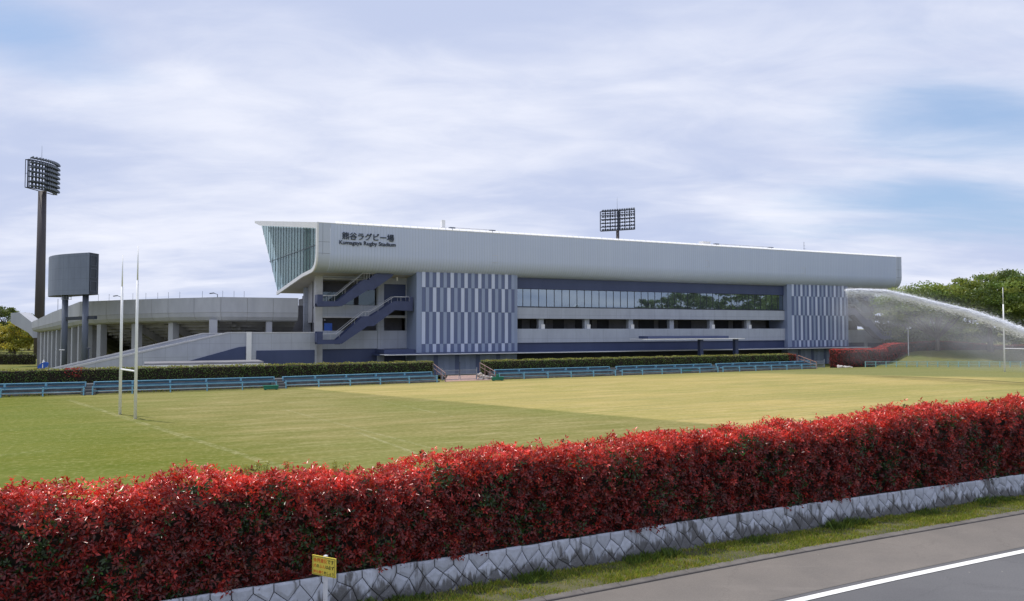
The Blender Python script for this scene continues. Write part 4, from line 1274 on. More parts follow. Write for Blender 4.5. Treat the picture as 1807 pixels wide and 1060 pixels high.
# curved casing: outline from left end to near corner, then the dark side
ptsc = []
LY = 106.0
a_ = at(89.5, 450, LY); b_ = at(158, 450, 96.6); c_ = at(174.5, 450, 98.6)
for k in range(13):
    t = k / 12; p = a_.lerp(b_, t); off_ = 2.4 * math.sin(math.pi * (t ** .75)) * .8
    ptsc.append(Vector((p.x - .15 * off_, p.y - off_, 0)))
zt0, zb0 = at(90, 457, LY).z, at(90, 523.5, LY).z
zt1, zb1 = at(158, 445, 96.6).z, at(158, 519.5, 96.6).z
ZT, ZB = 15.1, 9.95
ZT, ZB = (zt0 + zt1) / 2, (zb0 + zb1) / 2
mb = MB(); back = [c_ , Vector((a_.x + 1.2, a_.y + 1.0, 0))]
allp = ptsc + back; n = len(allp)
mb.v = [sw((p.x, p.y, ZB)) for p in allp] + [sw((p.x, p.y, ZT)) for p in allp]
for k in range(n):
    k2 = (k + 1) % n; mb.f.append([k, k2, n + k2, n + k]); mb.m.append(0 if k < 12 else 1)
mb.f.append(list(range(n))); mb.m.append(1); mb.f.append([n + k for k in range(n)]); mb.m.append(1)
cas = mb.build('casing', [M['sbgrey'], M['sbdark']], sbr)
d_ = (c_ - b_); d_.z = 0
mb = MB(); e_ = d_.normalized(); nn = Vector((e_.y, -e_.x, 0)); L = d_.length
for f0_, f1_, z0_, z1_ in ((.12, .75, .70, .93), (.12, .75, .40, .62), (.12, .75, .08, .32)):
    p0_ = b_ + e_ * L * f0_ + nn * .03; p1_ = b_ + e_ * L * f1_ + nn * .03; za, zb_ = ZB + (ZT - ZB) * z0_, ZB + (ZT - ZB) * z1_
    mb.bar(sw((p0_.x, p0_.y, zb_)), sw((p1_.x, p1_.y, zb_)), .05, .06)
    for z_ in (za,): mb.bar(sw((p0_.x, p0_.y, z_)), sw((p1_.x, p1_.y, z_)), .05, .05)
    mb.bar(sw((p0_.x, p0_.y, za)), sw((p0_.x, p0_.y, zb_)), .05, .05); mb.bar(sw((p1_.x, p1_.y, za)), sw((p1_.x, p1_.y, zb_)), .05, .05)
mb.build('side_panel', M['sbpost'], sbr)
for p in (Vector((pL.x, Ysb + 1.2, 0)), Vector((pR.x, Ysb - .4, 0))):
    MB().tube([sw((p.x, p.y, GB)), sw((p.x, p.y, ZB + .05))], .37, 16).build('post', M['sbpost'], sbr, smooth=True)
x0, x1 = at(101, 562, 99).x, at(175, 562, 99).x
MB().bar(sw((x0 + .5, 100.2, at(100, 562, 99).z)), sw((x1, 98.2, at(100, 560, 99).z)), .4, .42).build('cross_beam', M['sbdark'], sbr)
mb = MB(); zz0 = ZB - .55
for k in range(5):
    x_ = at(117, 0, 99).x + k * .32; mb.bar(sw((x_, 99.3, ZB)), sw((x_, 99.3, zz0)), .04, .04)
mb.bar(sw((at(117, 0, 99).x, 99.3, zz0)), sw((at(135, 0, 99).x, 99.3, zz0)), .06, .06).bar(sw((at(117, 0, 99).x, 99.3, zz0 + .3)), sw((at(135, 0, 99).x, 99.3, zz0 + .3)), .04, .04)
mb.build('cradle', M['gatem'], sbr)

# ------------------------------------------------------------------ small lamps, info disc
for i, (px_, y0_, y1_, Yd) in enumerate(((107, 618, 660, 93), (155.5, 615, 655, 91))):
    t_, b_ = at(px_, y0_, Yd), at(px_, y1_, Yd)
    r_ = empty('park_lamp', ['thin pale lamp post before the left scoreboard post', 'thin dark lamp post right of the scoreboard posts'][i], 'street lamp', (b_.x, b_.y, GB), 0, 'small lamp posts')
    h_ = t_.z - GB
    MB().tube([(0, 0, 0), (0, 0, h_)], .06, 8).build('post', M['rail'] if i == 0 else M['lampframe'], r_)
    MB().box(-.22, .4 if i == 0 else .2, -.1, .1, h_, h_ + .12).build('lamp_head', M['rail'] if i == 0 else M['lampframe'], r_, bevel=.02)
c_ = at(76, 645.5, 88)
r_ = empty('information_sign', 'tilted round blue information disc behind the left hedge', 'sign', (c_.x, c_.y, GB))
hh = c_.z - GB
ell = [(math.cos(t) * .62 + math.sin(t) * .08, math.sin(t) * .42 + math.cos(t) * .18) for t in np.linspace(0, 2 * math.pi, 28, endpoint=False)]
MB().prism(ell, lambda p: (p[0], -.06, hh + p[1]), lambda p: (p[0], .06, hh + p[1])).build('disc', M['bluesign'], r_)
MB().tube([(0, .1, 0), (0, .1, hh)], .06, 8).build('post', M['bluesign'], r_)
text_mesh('lettering', 'i', .62, M['white'], r_, (-.08, -.064, hh - .2), (R(90), 0, R(0)), .004, .02)
mb = MB().tube([(0, .1, hh + .35), (0, .1, hh + .72)], [.18, .05], 8); mb.build('cap', M['white'], r_)

# ------------------------------------------------------------------ goal posts
def goal(label, pa, pb_, zA, zB, zbar, padz=0):
    """two uprights and a bar; bases pa, pb (world), tops zA, zB"""
    r_ = empty('rugby_goal', label, 'goal posts', (pa[0], pa[1], 0), 0, 'rugby goal posts')
    for (x, y), zt in ((pa, zA), (pb_, zB)):
        x -= pa[0]; y -= pa[1]
        MB().tube([(x, y, 0), (x, y, zt * .52), (x, y, zt * .80)], [.10, .085, .075], 12).tube([(x, y, zt * .80), (x, y, zt)], [.05, .03], 8).build('upright', M['goal'], r_, smooth=True)
    v_ = Vector((pb_[0] - pa[0], pb_[1] - pa[1], 0))
    MB().tube([(0, 0, zbar), (v_.x, v_.y, zbar)], .06, 10).build('crossbar', M['goal'], r_, smooth=True)
    return r_


ga, gb_ = gz(238.5, 739), gz(211.5, 731)
goal('white rugby goal posts standing at the left of the pitch', ga, gb_, at(238, 434, ga[1]).z, at(210, 450, gb_[1]).z, at(238, 655, ga[1]).z)
ga = gz(1773, 656); gd = Vector((.5, -.866, 0))
goal('white rugby goal posts by the right edge in the spray', ga, (ga[0] + gd.x * 5.6, ga[1] + gd.y * 5.6), at(1767, 507, ga[1]).z, 11.1, at(1770, 614.6, ga[1]).z)

# ------------------------------------------------------------------ benches, step, far hedges
def seg_bench(label, x0, y0, x1, y1):
    """rows of light blue plank seating with a two-rail front, between two pitch-side picture points"""
    a_, b_ = Vector(gz(x0, y0) + (0,)), Vector(gz(x1, y1) + (0,)); L = (b_ - a_).length; an = math.atan2(b_.y - a_.y, b_.x - a_.x)
    r_ = empty('plank_bench', label, 'bench', a_, an, 'light blue benches along the far side of the pitch')
    mb = MB(); n_ = max(2, round(L / 2.9)); stp = L / n_
    MB().box(0, L, .02, .06, .68, .735).build('top_rail', M['bench'], r_)
    MB().box(0, L, .02, .06, .32, .37).build('lower_rail', M['bench'], r_)
    pr = None
    for k in range(n_ + 1):
        if pr is None: pr = MB().box(-.05, .05, .065, .15, 0, .76).box(-.04, .04, .15, .62, .50, .58).build('post', M['bench'], r_); q = pr
        else: q = pr.copy(); link(q, r_)
        q.location = (k * stp, 0, 0)
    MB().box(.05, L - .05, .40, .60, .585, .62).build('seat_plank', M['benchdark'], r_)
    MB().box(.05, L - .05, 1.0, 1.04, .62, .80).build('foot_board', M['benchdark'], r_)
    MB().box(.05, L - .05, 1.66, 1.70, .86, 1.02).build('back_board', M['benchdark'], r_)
    mb = MB().box(.0, L, 1.30, 1.56, 1.02, 1.07).build('rear_seat_plank', M['bench'], r_)
    mb = MB()
    for k in range(n_ + 1): mb.box(max(0, k * stp - .08), min(L, k * stp + .08), 1.3, 1.55, .5, 1.015)
    mb.build('rear_leg', M['bench'], r_)
    return r_


seg_bench('leftmost light blue bench section, cut off by the photo edge', -240, 708.5, 147, 697.5)
seg_bench('long light blue bench section behind the left goal posts', 163, 697, 488, 686)
seg_bench('light blue bench section ending at the left side of the gate', 505, 685.5, 772, 674.5)
seg_bench('light blue bench section starting at the right side of the gate', 882, 670, 1087, 663)
seg_bench('light blue bench section in the middle of the right row', 1099, 662.5, 1268, 656.7)
seg_bench('light blue bench section nearest the far right gate', 1277, 656.4, 1442, 650.5)


def along(pts_, prof_, name, mat, cat=None, label=None, kind=None):
    """profile (offset back, z) swept along pitch-side picture points on the pitch plane"""
    P_ = [Vector(gz(x, y) + (0,)) for x, y in pts_]; mb = MB(); k = len(prof_)
    for i, p in enumerate(P_):
        d_ = (P_[min(i + 1, len(P_) - 1)] - P_[max(i - 1, 0)]).normalized(); nn_ = Vector((-d_.y, d_.x, 0))
        for o_, z in prof_: mb.v.append(tuple(p + nn_ * o_ + Vector((0, 0, z))))
    for i in range(len(P_) - 1):
        for j in range(k - 1): mb.f.append([i * k + j, i * k + j + 1, (i + 1) * k + j + 1, (i + 1) * k + j]); mb.m.append(0)
    for e_ in (0, (len(P_) - 1) * k): mb.f.append([e_ + j for j in range(k)]); mb.m.append(0)
    o_ = mb.build(name, mat); return tag(o_, label, cat, None, kind)


for i, pts_ in enumerate((((-240, 708.5), (778, 674.3)), ((876, 670.3), (1445, 650.4)))):
    along(pts_, [(.3, -.1), (.3, .16), (1.15, .16), (1.15, .52), (2.0, .52), (2.0, .85), (3.6, .85), (3.6, -.3)], 'bench_terrace', M['step'], kind='structure')
# stair blocks between the bench sections
for i, (x_, y_) in enumerate(((155, 697.2), (496.5, 685.8), (1093, 662.7), (1272.5, 656.5))):
    p = gz(x_, y_); r_ = MB()
    for k in range(4): r_.box(-.55, .55, .15 + k * .42, .57 + k * .42 if k < 3 else 2.4, -.1, .2 + k * .22)
    o = r_.build('steps', M['step']); o.location = (p[0], p[1], 0); o.rotation_euler = (0, 0, ANG)
    tag(o, ['concrete steps between the two leftmost bench sections', 'concrete steps right of the goal posts between bench sections', 'concrete steps between bench sections right of the gate', 'concrete steps between the two bench sections nearest the far gate'][i], 'steps', 'steps between the benches')
# grass tufts along bench feet
xs_ = rng.uniform(-30, 1440, 2600); xs_ = xs_[(xs_ < 775) | (xs_ > 880)]
xs_ = xs_[(np.sin(xs_ * .031) + np.sin(xs_ * .083 + 2) + rng.normal(size=len(xs_)) * .5) > .2]
yl = np.interp(xs_, [-30, 778, 876, 1445], [702, 673.8, 670.0, 650.0])
gp_ = np.array([gz(a_, b_) for a_, b_ in zip(xs_, yl)]); n = len(gp_)
c_ = np.column_stack([gp_[:, 0] + rng.normal(size=n) * .1, gp_[:, 1] + rng.uniform(-.1, .35, n), rng.uniform(.02, .14, n)])
v_, f_, cl_ = leaf_cards(c_, rng.normal(size=(n, 3)) * .4 + [0, 0, 1], rng.uniform(.14, .30, n), .07, np.array([[.14, .17, .04]]) * rng.uniform(.6, 1.4, (n, 1)))
tag(fastmesh('bench_foot_weeds', v_, f_, M['leaf'], cols=cl_), 'low weeds growing along the feet of the blue benches', kind='stuff')


def far_hedge(label, pts_, off0, off1, z0, ztop, dens, colfn, leaf=.15, mat='hedgeleaf', name='hedge', group=None, base=None, endred=None):
    """clipped hedge; pts_: picture points of its front foot line on the pitch plane (or world points in base)"""
    P_ = base or [Vector(gz(x, y) + (0,)) for x, y in pts_]
    seg = [(P_[i + 1] - P_[i]).length for i in range(len(P_) - 1)]; L = sum(seg); cum = np.concatenate([[0], np.cumsum(seg)])
    PX = np.array([p.x for p in P_]); PY = np.array([p.y for p in P_]); 

    def pos(s, d):
        x = np.interp(s, cum, PX); y = np.interp(s, cum, PY); x2 = np.interp(s + .5, cum, PX); y2 = np.interp(s + .5, cum, PY); x1 = np.interp(s - .5, cum, PX); y1 = np.interp(s - .5, cum, PY)
        LL = np.hypot(x2 - x1, y2 - y1); return x - (y2 - y1) / LL * d, y + (x2 - x1) / LL * d
    zt = ztop if callable(ztop) else (lambda s: np.full_like(np.asarray(s, float), ztop))
    zb = z0 if callable(z0) else (lambda s: np.full_like(np.asarray(s, float), z0))
    H = float(np.mean(zt(np.linspace(0, L, 10)) - zb(np.linspace(0, L, 10)))); T = off1 - off0
    n1, n2, n3 = int(L * H * dens), int(L * T * dens * .8), int(T * H * dens)
    s = np.concatenate([rng.uniform(0, L, n1), rng.uniform(0, L, n2), rng.uniform(-.05, .12, n3), L + rng.uniform(-.12, .05, n3)])
    lump = lambda s, z: .05 * np.sin(s * 2.3) + .05 * np.sin(s * 5.1 + z * 3)
    t = rng.uniform(0, 1, len(s)); zz_ = zb(s) + (zt(s) - zb(s)) * t
    d = np.full(len(s), off0) + rng.uniform(-.05, .12, len(s)) - lump(s, zz_)
    top = np.arange(len(s)); istop = (top >= n1) & (top < n1 + n2)
    d[istop] = rng.uniform(off0, off1, n2); zz_[istop] = zt(s[istop]) + rng.uniform(-.1, .06, n2) + lump(s[istop], d[istop]) * .8
    iss = top >= n1 + n2; d[iss] = rng.uniform(off0, off1, iss.sum())
    edge_ = (~istop) & (~iss) & (t > .9); d[edge_] += .1
    x, y = pos(np.clip(s, .0, L), d)
    dx = np.where(s < 0, s, np.where(s > L, s - L, 0)); x = x + dx
    c_ = np.stack([x, y, zz_], 1)
    cl_ = colfn(s, (zz_ - zb(s)) / (zt(s) - zb(s)), istop, L) * rng.uniform(.55, 1.45, (len(s), 1))
    v_, f_, k_ = leaf_cards(c_, rng.normal(size=c_.shape) + [0, -.2, .35], rng.uniform(.6, 1.3, len(s)) * leaf, leaf * .55, cl_)
    o_ = fastmesh(name, v_, f_, M[mat], cols=k_)
    tag(o_, label, 'hedge', group)
    mb = MB(); ns = max(3, int(L / 1.2))
    for s_ in np.linspace(.08, L - .08, ns):
        za, zb2 = float(zt(s_)) - .1, float(zb(s_)) - .3
        for dd, z in ((off0 + .1, zb2), (off0 + .12, za - .05), (off0 + .2, za), (off1 - .1, za), (off1 - .1, zb2)):
            x_, y_ = pos(s_, dd); mb.v.append((float(x_), float(y_), z))
    for i in range(ns - 1):
        for j in range(4): mb.f.append([i * 5 + j, i * 5 + j + 1, (i + 1) * 5 + j + 1, (i + 1) * 5 + j]); mb.m.append(0)
    for e_ in (0, (ns - 1) * 5): mb.f.append([e_ + j for j in range(5)]); mb.m.append(0)
    mb.build('twigs', M['core'], o_)
    return o_


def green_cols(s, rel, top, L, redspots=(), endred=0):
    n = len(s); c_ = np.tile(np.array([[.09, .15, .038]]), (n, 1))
    c_[top] = [.26, .28, .07]  # top leaves coloured lighter as a painted highlight
    br = (np.sin(s * .55) + np.sin(s * 1.7 + 1) + rng.normal(size=n) * .8) > 1.5
    c_[br] = c_[br] * .7 + np.array([.07, .045, .02])
    for a_, w_ in redspots:
        m_ = (np.abs(s - a_) < w_) & (rel > .45) & (rng.uniform(size=n) < .8); c_[m_] = [.30, .03, .025]
    if endred: m_ = (s > L - endred) & (rng.uniform(size=n) < .8); c_[m_] = [.26, .03, .028]
    return c_


def s_of(pts_, px_):
    P_ = [Vector(gz(x, y) + (0,)) for x, y in pts_]; a_, b_ = P_[0], P_[-1]; r_ = (px_ - 903.5) / F
    t = (r_ * a_.y - a_.x) / ((b_.x - a_.x) - r_ * (b_.y - a_.y)); return t * (b_ - a_).length


hl = ((-240, 708.5), (777, 674.4)); hr = ((870, 670.4), (1427, 651))
sr = s_of(hl, 127)
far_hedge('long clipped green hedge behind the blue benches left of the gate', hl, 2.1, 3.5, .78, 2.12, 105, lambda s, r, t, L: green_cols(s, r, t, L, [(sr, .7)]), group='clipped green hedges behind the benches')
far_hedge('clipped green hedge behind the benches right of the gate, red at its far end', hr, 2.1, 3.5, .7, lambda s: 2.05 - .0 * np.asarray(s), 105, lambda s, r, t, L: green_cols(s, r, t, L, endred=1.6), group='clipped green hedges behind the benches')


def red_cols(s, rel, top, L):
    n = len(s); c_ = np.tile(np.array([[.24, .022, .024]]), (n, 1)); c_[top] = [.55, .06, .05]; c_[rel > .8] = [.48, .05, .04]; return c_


def gw(px_, Y, z=0): p = at(px_, 600, Y); return Vector((p.x, p.y, 0))


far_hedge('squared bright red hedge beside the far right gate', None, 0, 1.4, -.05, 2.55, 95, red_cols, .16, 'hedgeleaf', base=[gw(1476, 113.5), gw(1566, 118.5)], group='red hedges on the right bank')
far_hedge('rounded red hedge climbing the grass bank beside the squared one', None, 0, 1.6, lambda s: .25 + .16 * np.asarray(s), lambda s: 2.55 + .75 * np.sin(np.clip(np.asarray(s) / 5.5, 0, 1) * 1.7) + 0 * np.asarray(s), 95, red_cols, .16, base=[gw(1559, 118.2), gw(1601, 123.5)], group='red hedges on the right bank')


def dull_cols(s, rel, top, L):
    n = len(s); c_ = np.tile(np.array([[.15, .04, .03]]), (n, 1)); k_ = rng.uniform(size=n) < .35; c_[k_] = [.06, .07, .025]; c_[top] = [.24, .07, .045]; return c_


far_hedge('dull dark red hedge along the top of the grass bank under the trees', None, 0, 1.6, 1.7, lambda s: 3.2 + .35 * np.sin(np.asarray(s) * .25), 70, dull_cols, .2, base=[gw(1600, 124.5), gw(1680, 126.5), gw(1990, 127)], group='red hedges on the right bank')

# green boxes
for i, (x_, y_) in enumerate(((478, 687.5), (878, 671.5), (1211, 657.5))):
    p = gz(x_, y_); r_ = MB(); w2, h2 = .62, .36
    r_.prism([(-w2, .06), (w2, .06), (w2 + .05, h2), (-w2 - .05, h2)], lambda q: (q[0], -.22, q[1]), lambda q: (q[0], .22, q[1]))
    r_.box(-w2 - .09, w2 + .09, -.26, .26, h2, h2 + .05); r_.box(-w2 + .05, -w2 + .2, -.2, .2, -.01, .06); r_.box(w2 - .2, w2 - .05, -.2, .2, -.01, .06)
    if i == 1: r_.box(-.14, .14, -.12, .12, h2 + .05, h2 + .35)
    o = r_.build('storage_box', M['green_plastic'], bevel=.015); o.location = (p[0], p[1], .004); o.rotation_euler = (0, 0, ANG)
    tag(o, ['green plastic box on the turf between the goal posts and the gate', 'green plastic box at the right side of the brown handrail', 'green plastic box in front of the right hand benches'][i], 'box', 'green boxes along the pitch edge')

# ------------------------------------------------------------------ gates, handrails, rubble
def mesh_gate(label, xa, ya, xb, yb, h_, back, grp='gates in the hedge line'):
    a_, b_ = Vector(gz(xa, ya) + (0,)), Vector(gz(xb, yb) + (0,)); dd = (b_ - a_).normalized(); nn_ = Vector((-dd.y, dd.x, 0)); a_ += nn_ * back; b_ += nn_ * back
    L = (b_ - a_).length; r_ = empty('mesh_gate', label, 'gate', a_, math.atan2(dd.y, dd.x), grp)
    for k in range(2):
        x0, x1 = k * L / 2 + .04, (k + 1) * L / 2 - .04
        fr = MB().box(x0, x1, -.025, .025, h_ - .06, h_).box(x0, x1, -.025, .025, .08, .14).box(x0, x1, -.025, .025, h_ * .6, h_ * .6 + .05)
        fr.box(x0, x0 + .05, -.025, .025, .14, h_ - .06).box(x1 - .05, x1, -.025, .025, .14, h_ - .06)
        lf = fr.build('leaf', M['gatem'], r_); ms = MB(); x_ = x0 + .08
        while x_ < x1: ms.box(x_, x_ + .012, -.006, .006, .1, h_ - .03); x_ += .10
        z_ = .16
        while z_ < h_ - .06: ms.box(x0, x1, -.011, -.006, z_, z_ + .012); z_ += .14
        ms.build('wire_mesh', M['gatem'], lf)
    for x_ in (0, L): MB().tube([(x_, 0, 0), (x_, 0, h_ + .25)], .05, 8).build('post', M['gatem'], r_)
    MB().tube([(L / 2, -.06, .5), (L / 2, -.06, h_ + .9)], .03, 6).build('drop_bolt', M['lampframe'], r_)
    return r_


mesh_gate('grey mesh double gate in the hedge gap before the striped block', 786, 673, 848, 671.2, 1.15, 1.2)
mesh_gate('grey mesh gate between the green hedge end and the red hedge', 1441, 650.4, 1470, 649.6, 1.0, 1.6)


def handrail(label, pxa, pya, rise, ln, mat, yaw=ANG + R(90)):
    p = gz(pxa, pya); r_ = empty('stair_handrail', label, 'handrail', (p[0], p[1], 0), yaw, 'handrails by the gates')
    MB().tube([(0, 0, .95), (ln, 0, .95 + rise)], .045, 6).build('top_rail', mat, r_)
    MB().tube([(0, 0, .5), (ln, 0, .5 + rise)], .03, 6).build('middle_rail', mat, r_)
    for k in range(4):
        t = k / 3; MB().tube([(ln * t, 0, rise * t - .2 * (1 - t)), (ln * t, 0, .95 + rise * t)], .04, 6).build('post', mat, r_)
    st2 = MB()
    return r_


handrail('brown stair handrail at the left side of the mesh gate', 786, 673.8, .95, 2.6, M['rust'], ANG + R(102))
handrail('brown stair handrail between the gate and the green box', 874, 670.6, .9, 2.4, M['rust'], ANG + R(112))
handrail('orange brown handrail at the red end of the green hedge', 1441, 650.8, .9, 2.6, pmat('orange_rail', (.45, .24, .17), None, 2, .6), ANG + R(112))
# pinkish paving at the gate
mb = MB(); pv = [gz(x, y) for x, y in ((784, 673.5), (872, 670.3), (862, 661), (790, 663))]
mb.add([(x, y, .02) for x, y in pv], [(0, 1, 2, 3)])
tag(mb.build('gate_paving', pmat('pink_paving', (.42, .27, .22), (.32, .22, .19), 3, .85)), kind='structure')
mb = MB(); pv = [loc(*gz(x, y)) for x, y in ((790, 663), (862, 661))]
rp = [wld(pv[0][0], pv[0][1] - .1), wld(pv[1][0], pv[1][1] - .1), wld(pv[1][0], -2), wld(pv[0][0], -2)]
mb.add([(p.x, p.y, z) for p, z in zip(rp, (.016, .016, GB + .01, GB + .01))], [(0, 1, 2, 3)])
tag(mb.build('gate_path', M['step']), kind='structure')


def rubble(label, px_, py_, wdt, hgt, n_):
    p = gz(px_, py_); mb = MB()
    for k in range(n_):
        t = random.random(); x_ = (t - .3) * wdt; r0 = random.uniform(.12, .24)
        z_ = random.uniform(0, max(.05, hgt * (1 - t))); y_ = random.uniform(-.25, .25); b0 = len(mb.v)
        for a_ in range(5):
            for c2 in range(7):
                ph_ = math.pi * a_ / 4; th_ = 2 * math.pi * c2 / 7; q_ = r0 * random.uniform(.85, 1.1)
                mb.v.append((x_ + q_ * math.sin(ph_) * math.cos(th_) * 1.2, y_ + q_ * math.sin(ph_) * math.sin(th_), z_ + q_ * math.cos(ph_) * .75))
        for a_ in range(4):
            for c2 in range(7): mb.f.append([b0 + a_ * 7 + c2, b0 + a_ * 7 + (c2 + 1) % 7, b0 + (a_ + 1) * 7 + (c2 + 1) % 7, b0 + (a_ + 1) * 7 + c2]); mb.m.append(0)
    o_ = mb.build('rubble_pile', M['stonew']); o_.location = (p[0], p[1], 0); o_.rotation_euler = (0, 0, ANG); tag(o_, label, 'rocks', 'piles of pale stones'); return o_


rubble('pale stone pile sloping down at the hedge end right of the mesh gate', 853, 669.5, 2.2, .8, 55)
rubble('pale stones lying at the foot of the squared red hedge', 1482, 648.5, 1.6, .4, 22)
rubble('low pale stones right of the squared red hedge corner', 1493, 648.2, 1.8, .2, 14)

# ------------------------------------------------------------------ teal fence at the right
fr_ = empty('railing', 'pale teal post and rail fence at the foot of the right grass bank', 'fence', (gz(1525, 647)[0], 112.6, 0))
x0 = gz(1525, 647)[0]
MB().box(0, 45, -.03, .03, .74, .80).build('top_rail', M['teal'], fr_)
MB().box(0, 45, -.012, .012, .36, .40).build('lower_rail', M['teal'], fr_)
mm = glass_mat('fence_mesh', (.30, .5, .5), .14, .6)
pr = None
for k in range(30):
    if pr is None: pr = MB().box(-.045, .045, -.045, .045, -.05, .84).build('post', M['teal'], fr_); q = pr
    else: q = pr.copy(); link(q, fr_)
    q.location = (k * 1.53, 0, 0)
mb = MB()
for k in range(30 * 12): mb.box(k * .125 + .05, k * .125 + .058, -.005, .005, .05, .74)
mb.build('wire_infill', M['teal'], fr_)
p = at(1603, 611, 122)
r_ = empty('white_pole', 'thin white pole standing beside the red hedge on the bank', 'pole', (p.x, p.y, 1.0))
MB().tube([(0, 0, 0), (0, 0, at(1603, 581, 122).z - 1.0)], [.07, .05], 8).build('shaft', M['whitepole'], r_)
MB().box(-.16, .16, -.16, .16, 0, .12).build('base', M['step'], r_)

# ------------------------------------------------------------------ trees
def tree(name, label, base, h, trunk_h, crown, cols, nclump, leaf, group, seed, lean=0, dens=170, rad=.35, gapp=.0, parent_label=None):
    """crown: list of ellipsoids (dx,dy,z,rx,ry,rz) relative to the base"""
    rs = np.random.default_rng(seed); rr_ = random.Random(seed)
    root = empty(name, label, 'tree', base, 0, group)
    limb = MB(); fork = Vector((lean * .5, 0, trunk_h))
    limb.tube([(0, 0, -.3), (lean * .1, 0, trunk_h * .3), (lean * .3, .1, trunk_h * .7), fork], [rad * 1.35, rad, rad * .85, rad * .8], 9)
    ends = []
    V, C = [], []
    vols = [c_[3] * c_[4] * c_[5] for c_ in crown]; tot = sum(vols)
    for (cx, cy, cz, rx, ry, rz), vv in zip(crown, vols):
        nb = 3
        for b_ in range(nb):
            a_ = rr_.uniform(0, 6.28); e_ = Vector((cx + rx * .55 * math.cos(a_), cy + ry * .55 * math.sin(a_), cz + rz * rr_.uniform(-.3, .4)))
            m_ = fork.lerp(e_, .45) + Vector((rr_.uniform(-.4, .4), rr_.uniform(-.4, .4), rr_.uniform(-.2, .5)))
            limb.tube([fork, m_, e_], [rad * .5, rad * .34, rad * .09], 6)
            for q_ in range(2):
                e2 = m_.lerp(e_, .5) + Vector((rr_.uniform(-1, 1) * rx * .35, rr_.uniform(-1, 1) * ry * .35, rr_.uniform(0, 1) * rz * .5))
                limb.tube([m_, e2], [rad * .18, rad * .05], 5)
        n_ = max(4, int(nclump * vv / tot))
        u_ = rs.normal(size=(n_, 3)); u_ /= np.linalg.norm(u_, axis=1, keepdims=True)
        r_ = rs.uniform(.35, 1.0, (n_, 1)) ** .55
        cc = np.array([cx, cy, cz]) + u_ * r_ * np.array([rx, ry, rz])
        for k in range(n_):
            sz = rs.uniform(.45, 1.05) * min(1.6, .32 * (rx + rz)); m2 = int(dens * rs.uniform(.6, 1.3))
            p_ = rs.normal(size=(m2, 3)) * np.array([sz, sz, sz * .42]) * .55 + cc[k]
            p_[:, 2] -= .10 * ((p_[:, 0] - cc[k, 0]) ** 2 + (p_[:, 1] - cc[k, 1]) ** 2)
            col_ = np.array(cols[rs.integers(0, len(cols))]) * rs.uniform(.75, 1.25) * rs.uniform(.7, 1.3, (m2, 1))
            V.append(p_); C.append(col_)
    P_ = np.concatenate(V); Cc = np.concatenate(C)
    v_, f_, cl_ = leaf_cards(P_, rs.normal(size=P_.shape), rs.uniform(.7, 1.3, len(P_)) * leaf, leaf * .6, Cc)
    limb.build('trunk', M['bark'], root, smooth=True)
    fastmesh('crown', v_, f_, M['leaf'], root, cols=cl_)
    return root


G1 = [(.17, .25, .055), (.12, .20, .045), (.22, .28, .065)]
G2 = [(.11, .17, .042), (.09, .14, .038), (.14, .20, .05)]
G3 = [(.22, .24, .05), (.16, .20, .04), (.14, .18, .04)]
GR = 'broad trees on the right bank'
b_ = at(1655, 616, 125)
tree('broad_tree', 'broad green tree with forked trunk showing through the spray', (b_.x, b_.y, 1.9), 12, 2.1,
     [(-4.5, 0, 6.9, 4.6, 4, 1.9), (-1.0, 0, 8.8, 6.2, 4.5, 2.7), (4.0, 0, 8.1, 5.0, 4, 2.6), (1.5, 0, 7.2, 4.5, 3, 1.2), (-6.2, 1, 8.6, 3.4, 3, 2.2)], G1, 190, .34, GR, 11, rad=.36)
b_ = at(1748, 616, 124)
tree('broad_tree', 'tallest green tree at the right edge of the photo', (b_.x, b_.y, 1.9), 14, 4,
     [(-3.5, 0, 9.2, 5, 4.5, 3.0), (2.0, 0, 10.2, 5.5, 4.5, 3.2), (5.5, -1, 8.2, 4.5, 4, 3), (0, -2, 7.2, 5, 3, 1.8)], G1 + G2, 190, .34, GR, 12, rad=.4)
b_ = at(1835, 616, 121)
tree('broad_tree', 'green tree cut off by the right edge of the photo', (b_.x, b_.y, 1.9), 14, 4,
     [(-2.5, 0, 9.6, 5, 4.5, 3.2), (3, 0, 10.4, 5.5, 4.5, 3.2), (0, -1, 7.0, 5.5, 4, 2)], G1, 150, .34, GR, 13, rad=.4)
b_ = at(1600, 600, 146)
tree('broad_tree', 'green tree behind the right end of the stadium roof', (b_.x, b_.y, GB), 12, 4,
     [(-1.5, 0, 9.2, 5.0, 4.5, 3.0), (4, 0, 10.2, 6, 4.5, 3.2), (0, 0, 6.0, 6, 4, 3), (7, 0, 5.2, 6, 4, 3.2)], G1 + G3, 210, .4, GR, 14, rad=.4)
b_ = at(1710, 600, 150)
tree('broad_tree', 'dark green tree filling the gap behind the forked tree', (b_.x, b_.y, GB), 14, 4,
     [(-3, 0, 11.5, 6, 5, 3.2), (4, 0, 12.8, 7, 5, 3.4), (0, 0, 7.0, 8, 5, 3), (-2, 0, 4.6, 9, 4, 2.6)], G2 + G1, 210, .42, GR, 15, rad=.45)
b_ = at(1790, 600, 150)
tree('broad_tree', 'dark green tree behind the tallest tree at the right', (b_.x, b_.y, GB), 14, 4,
     [(0, 0, 12.5, 7, 5, 3.6), (4, 0, 8.5, 7, 5, 4), (-3, 0, 5.5, 7, 5, 3)], G2, 150, .42, GR, 16, rad=.45)
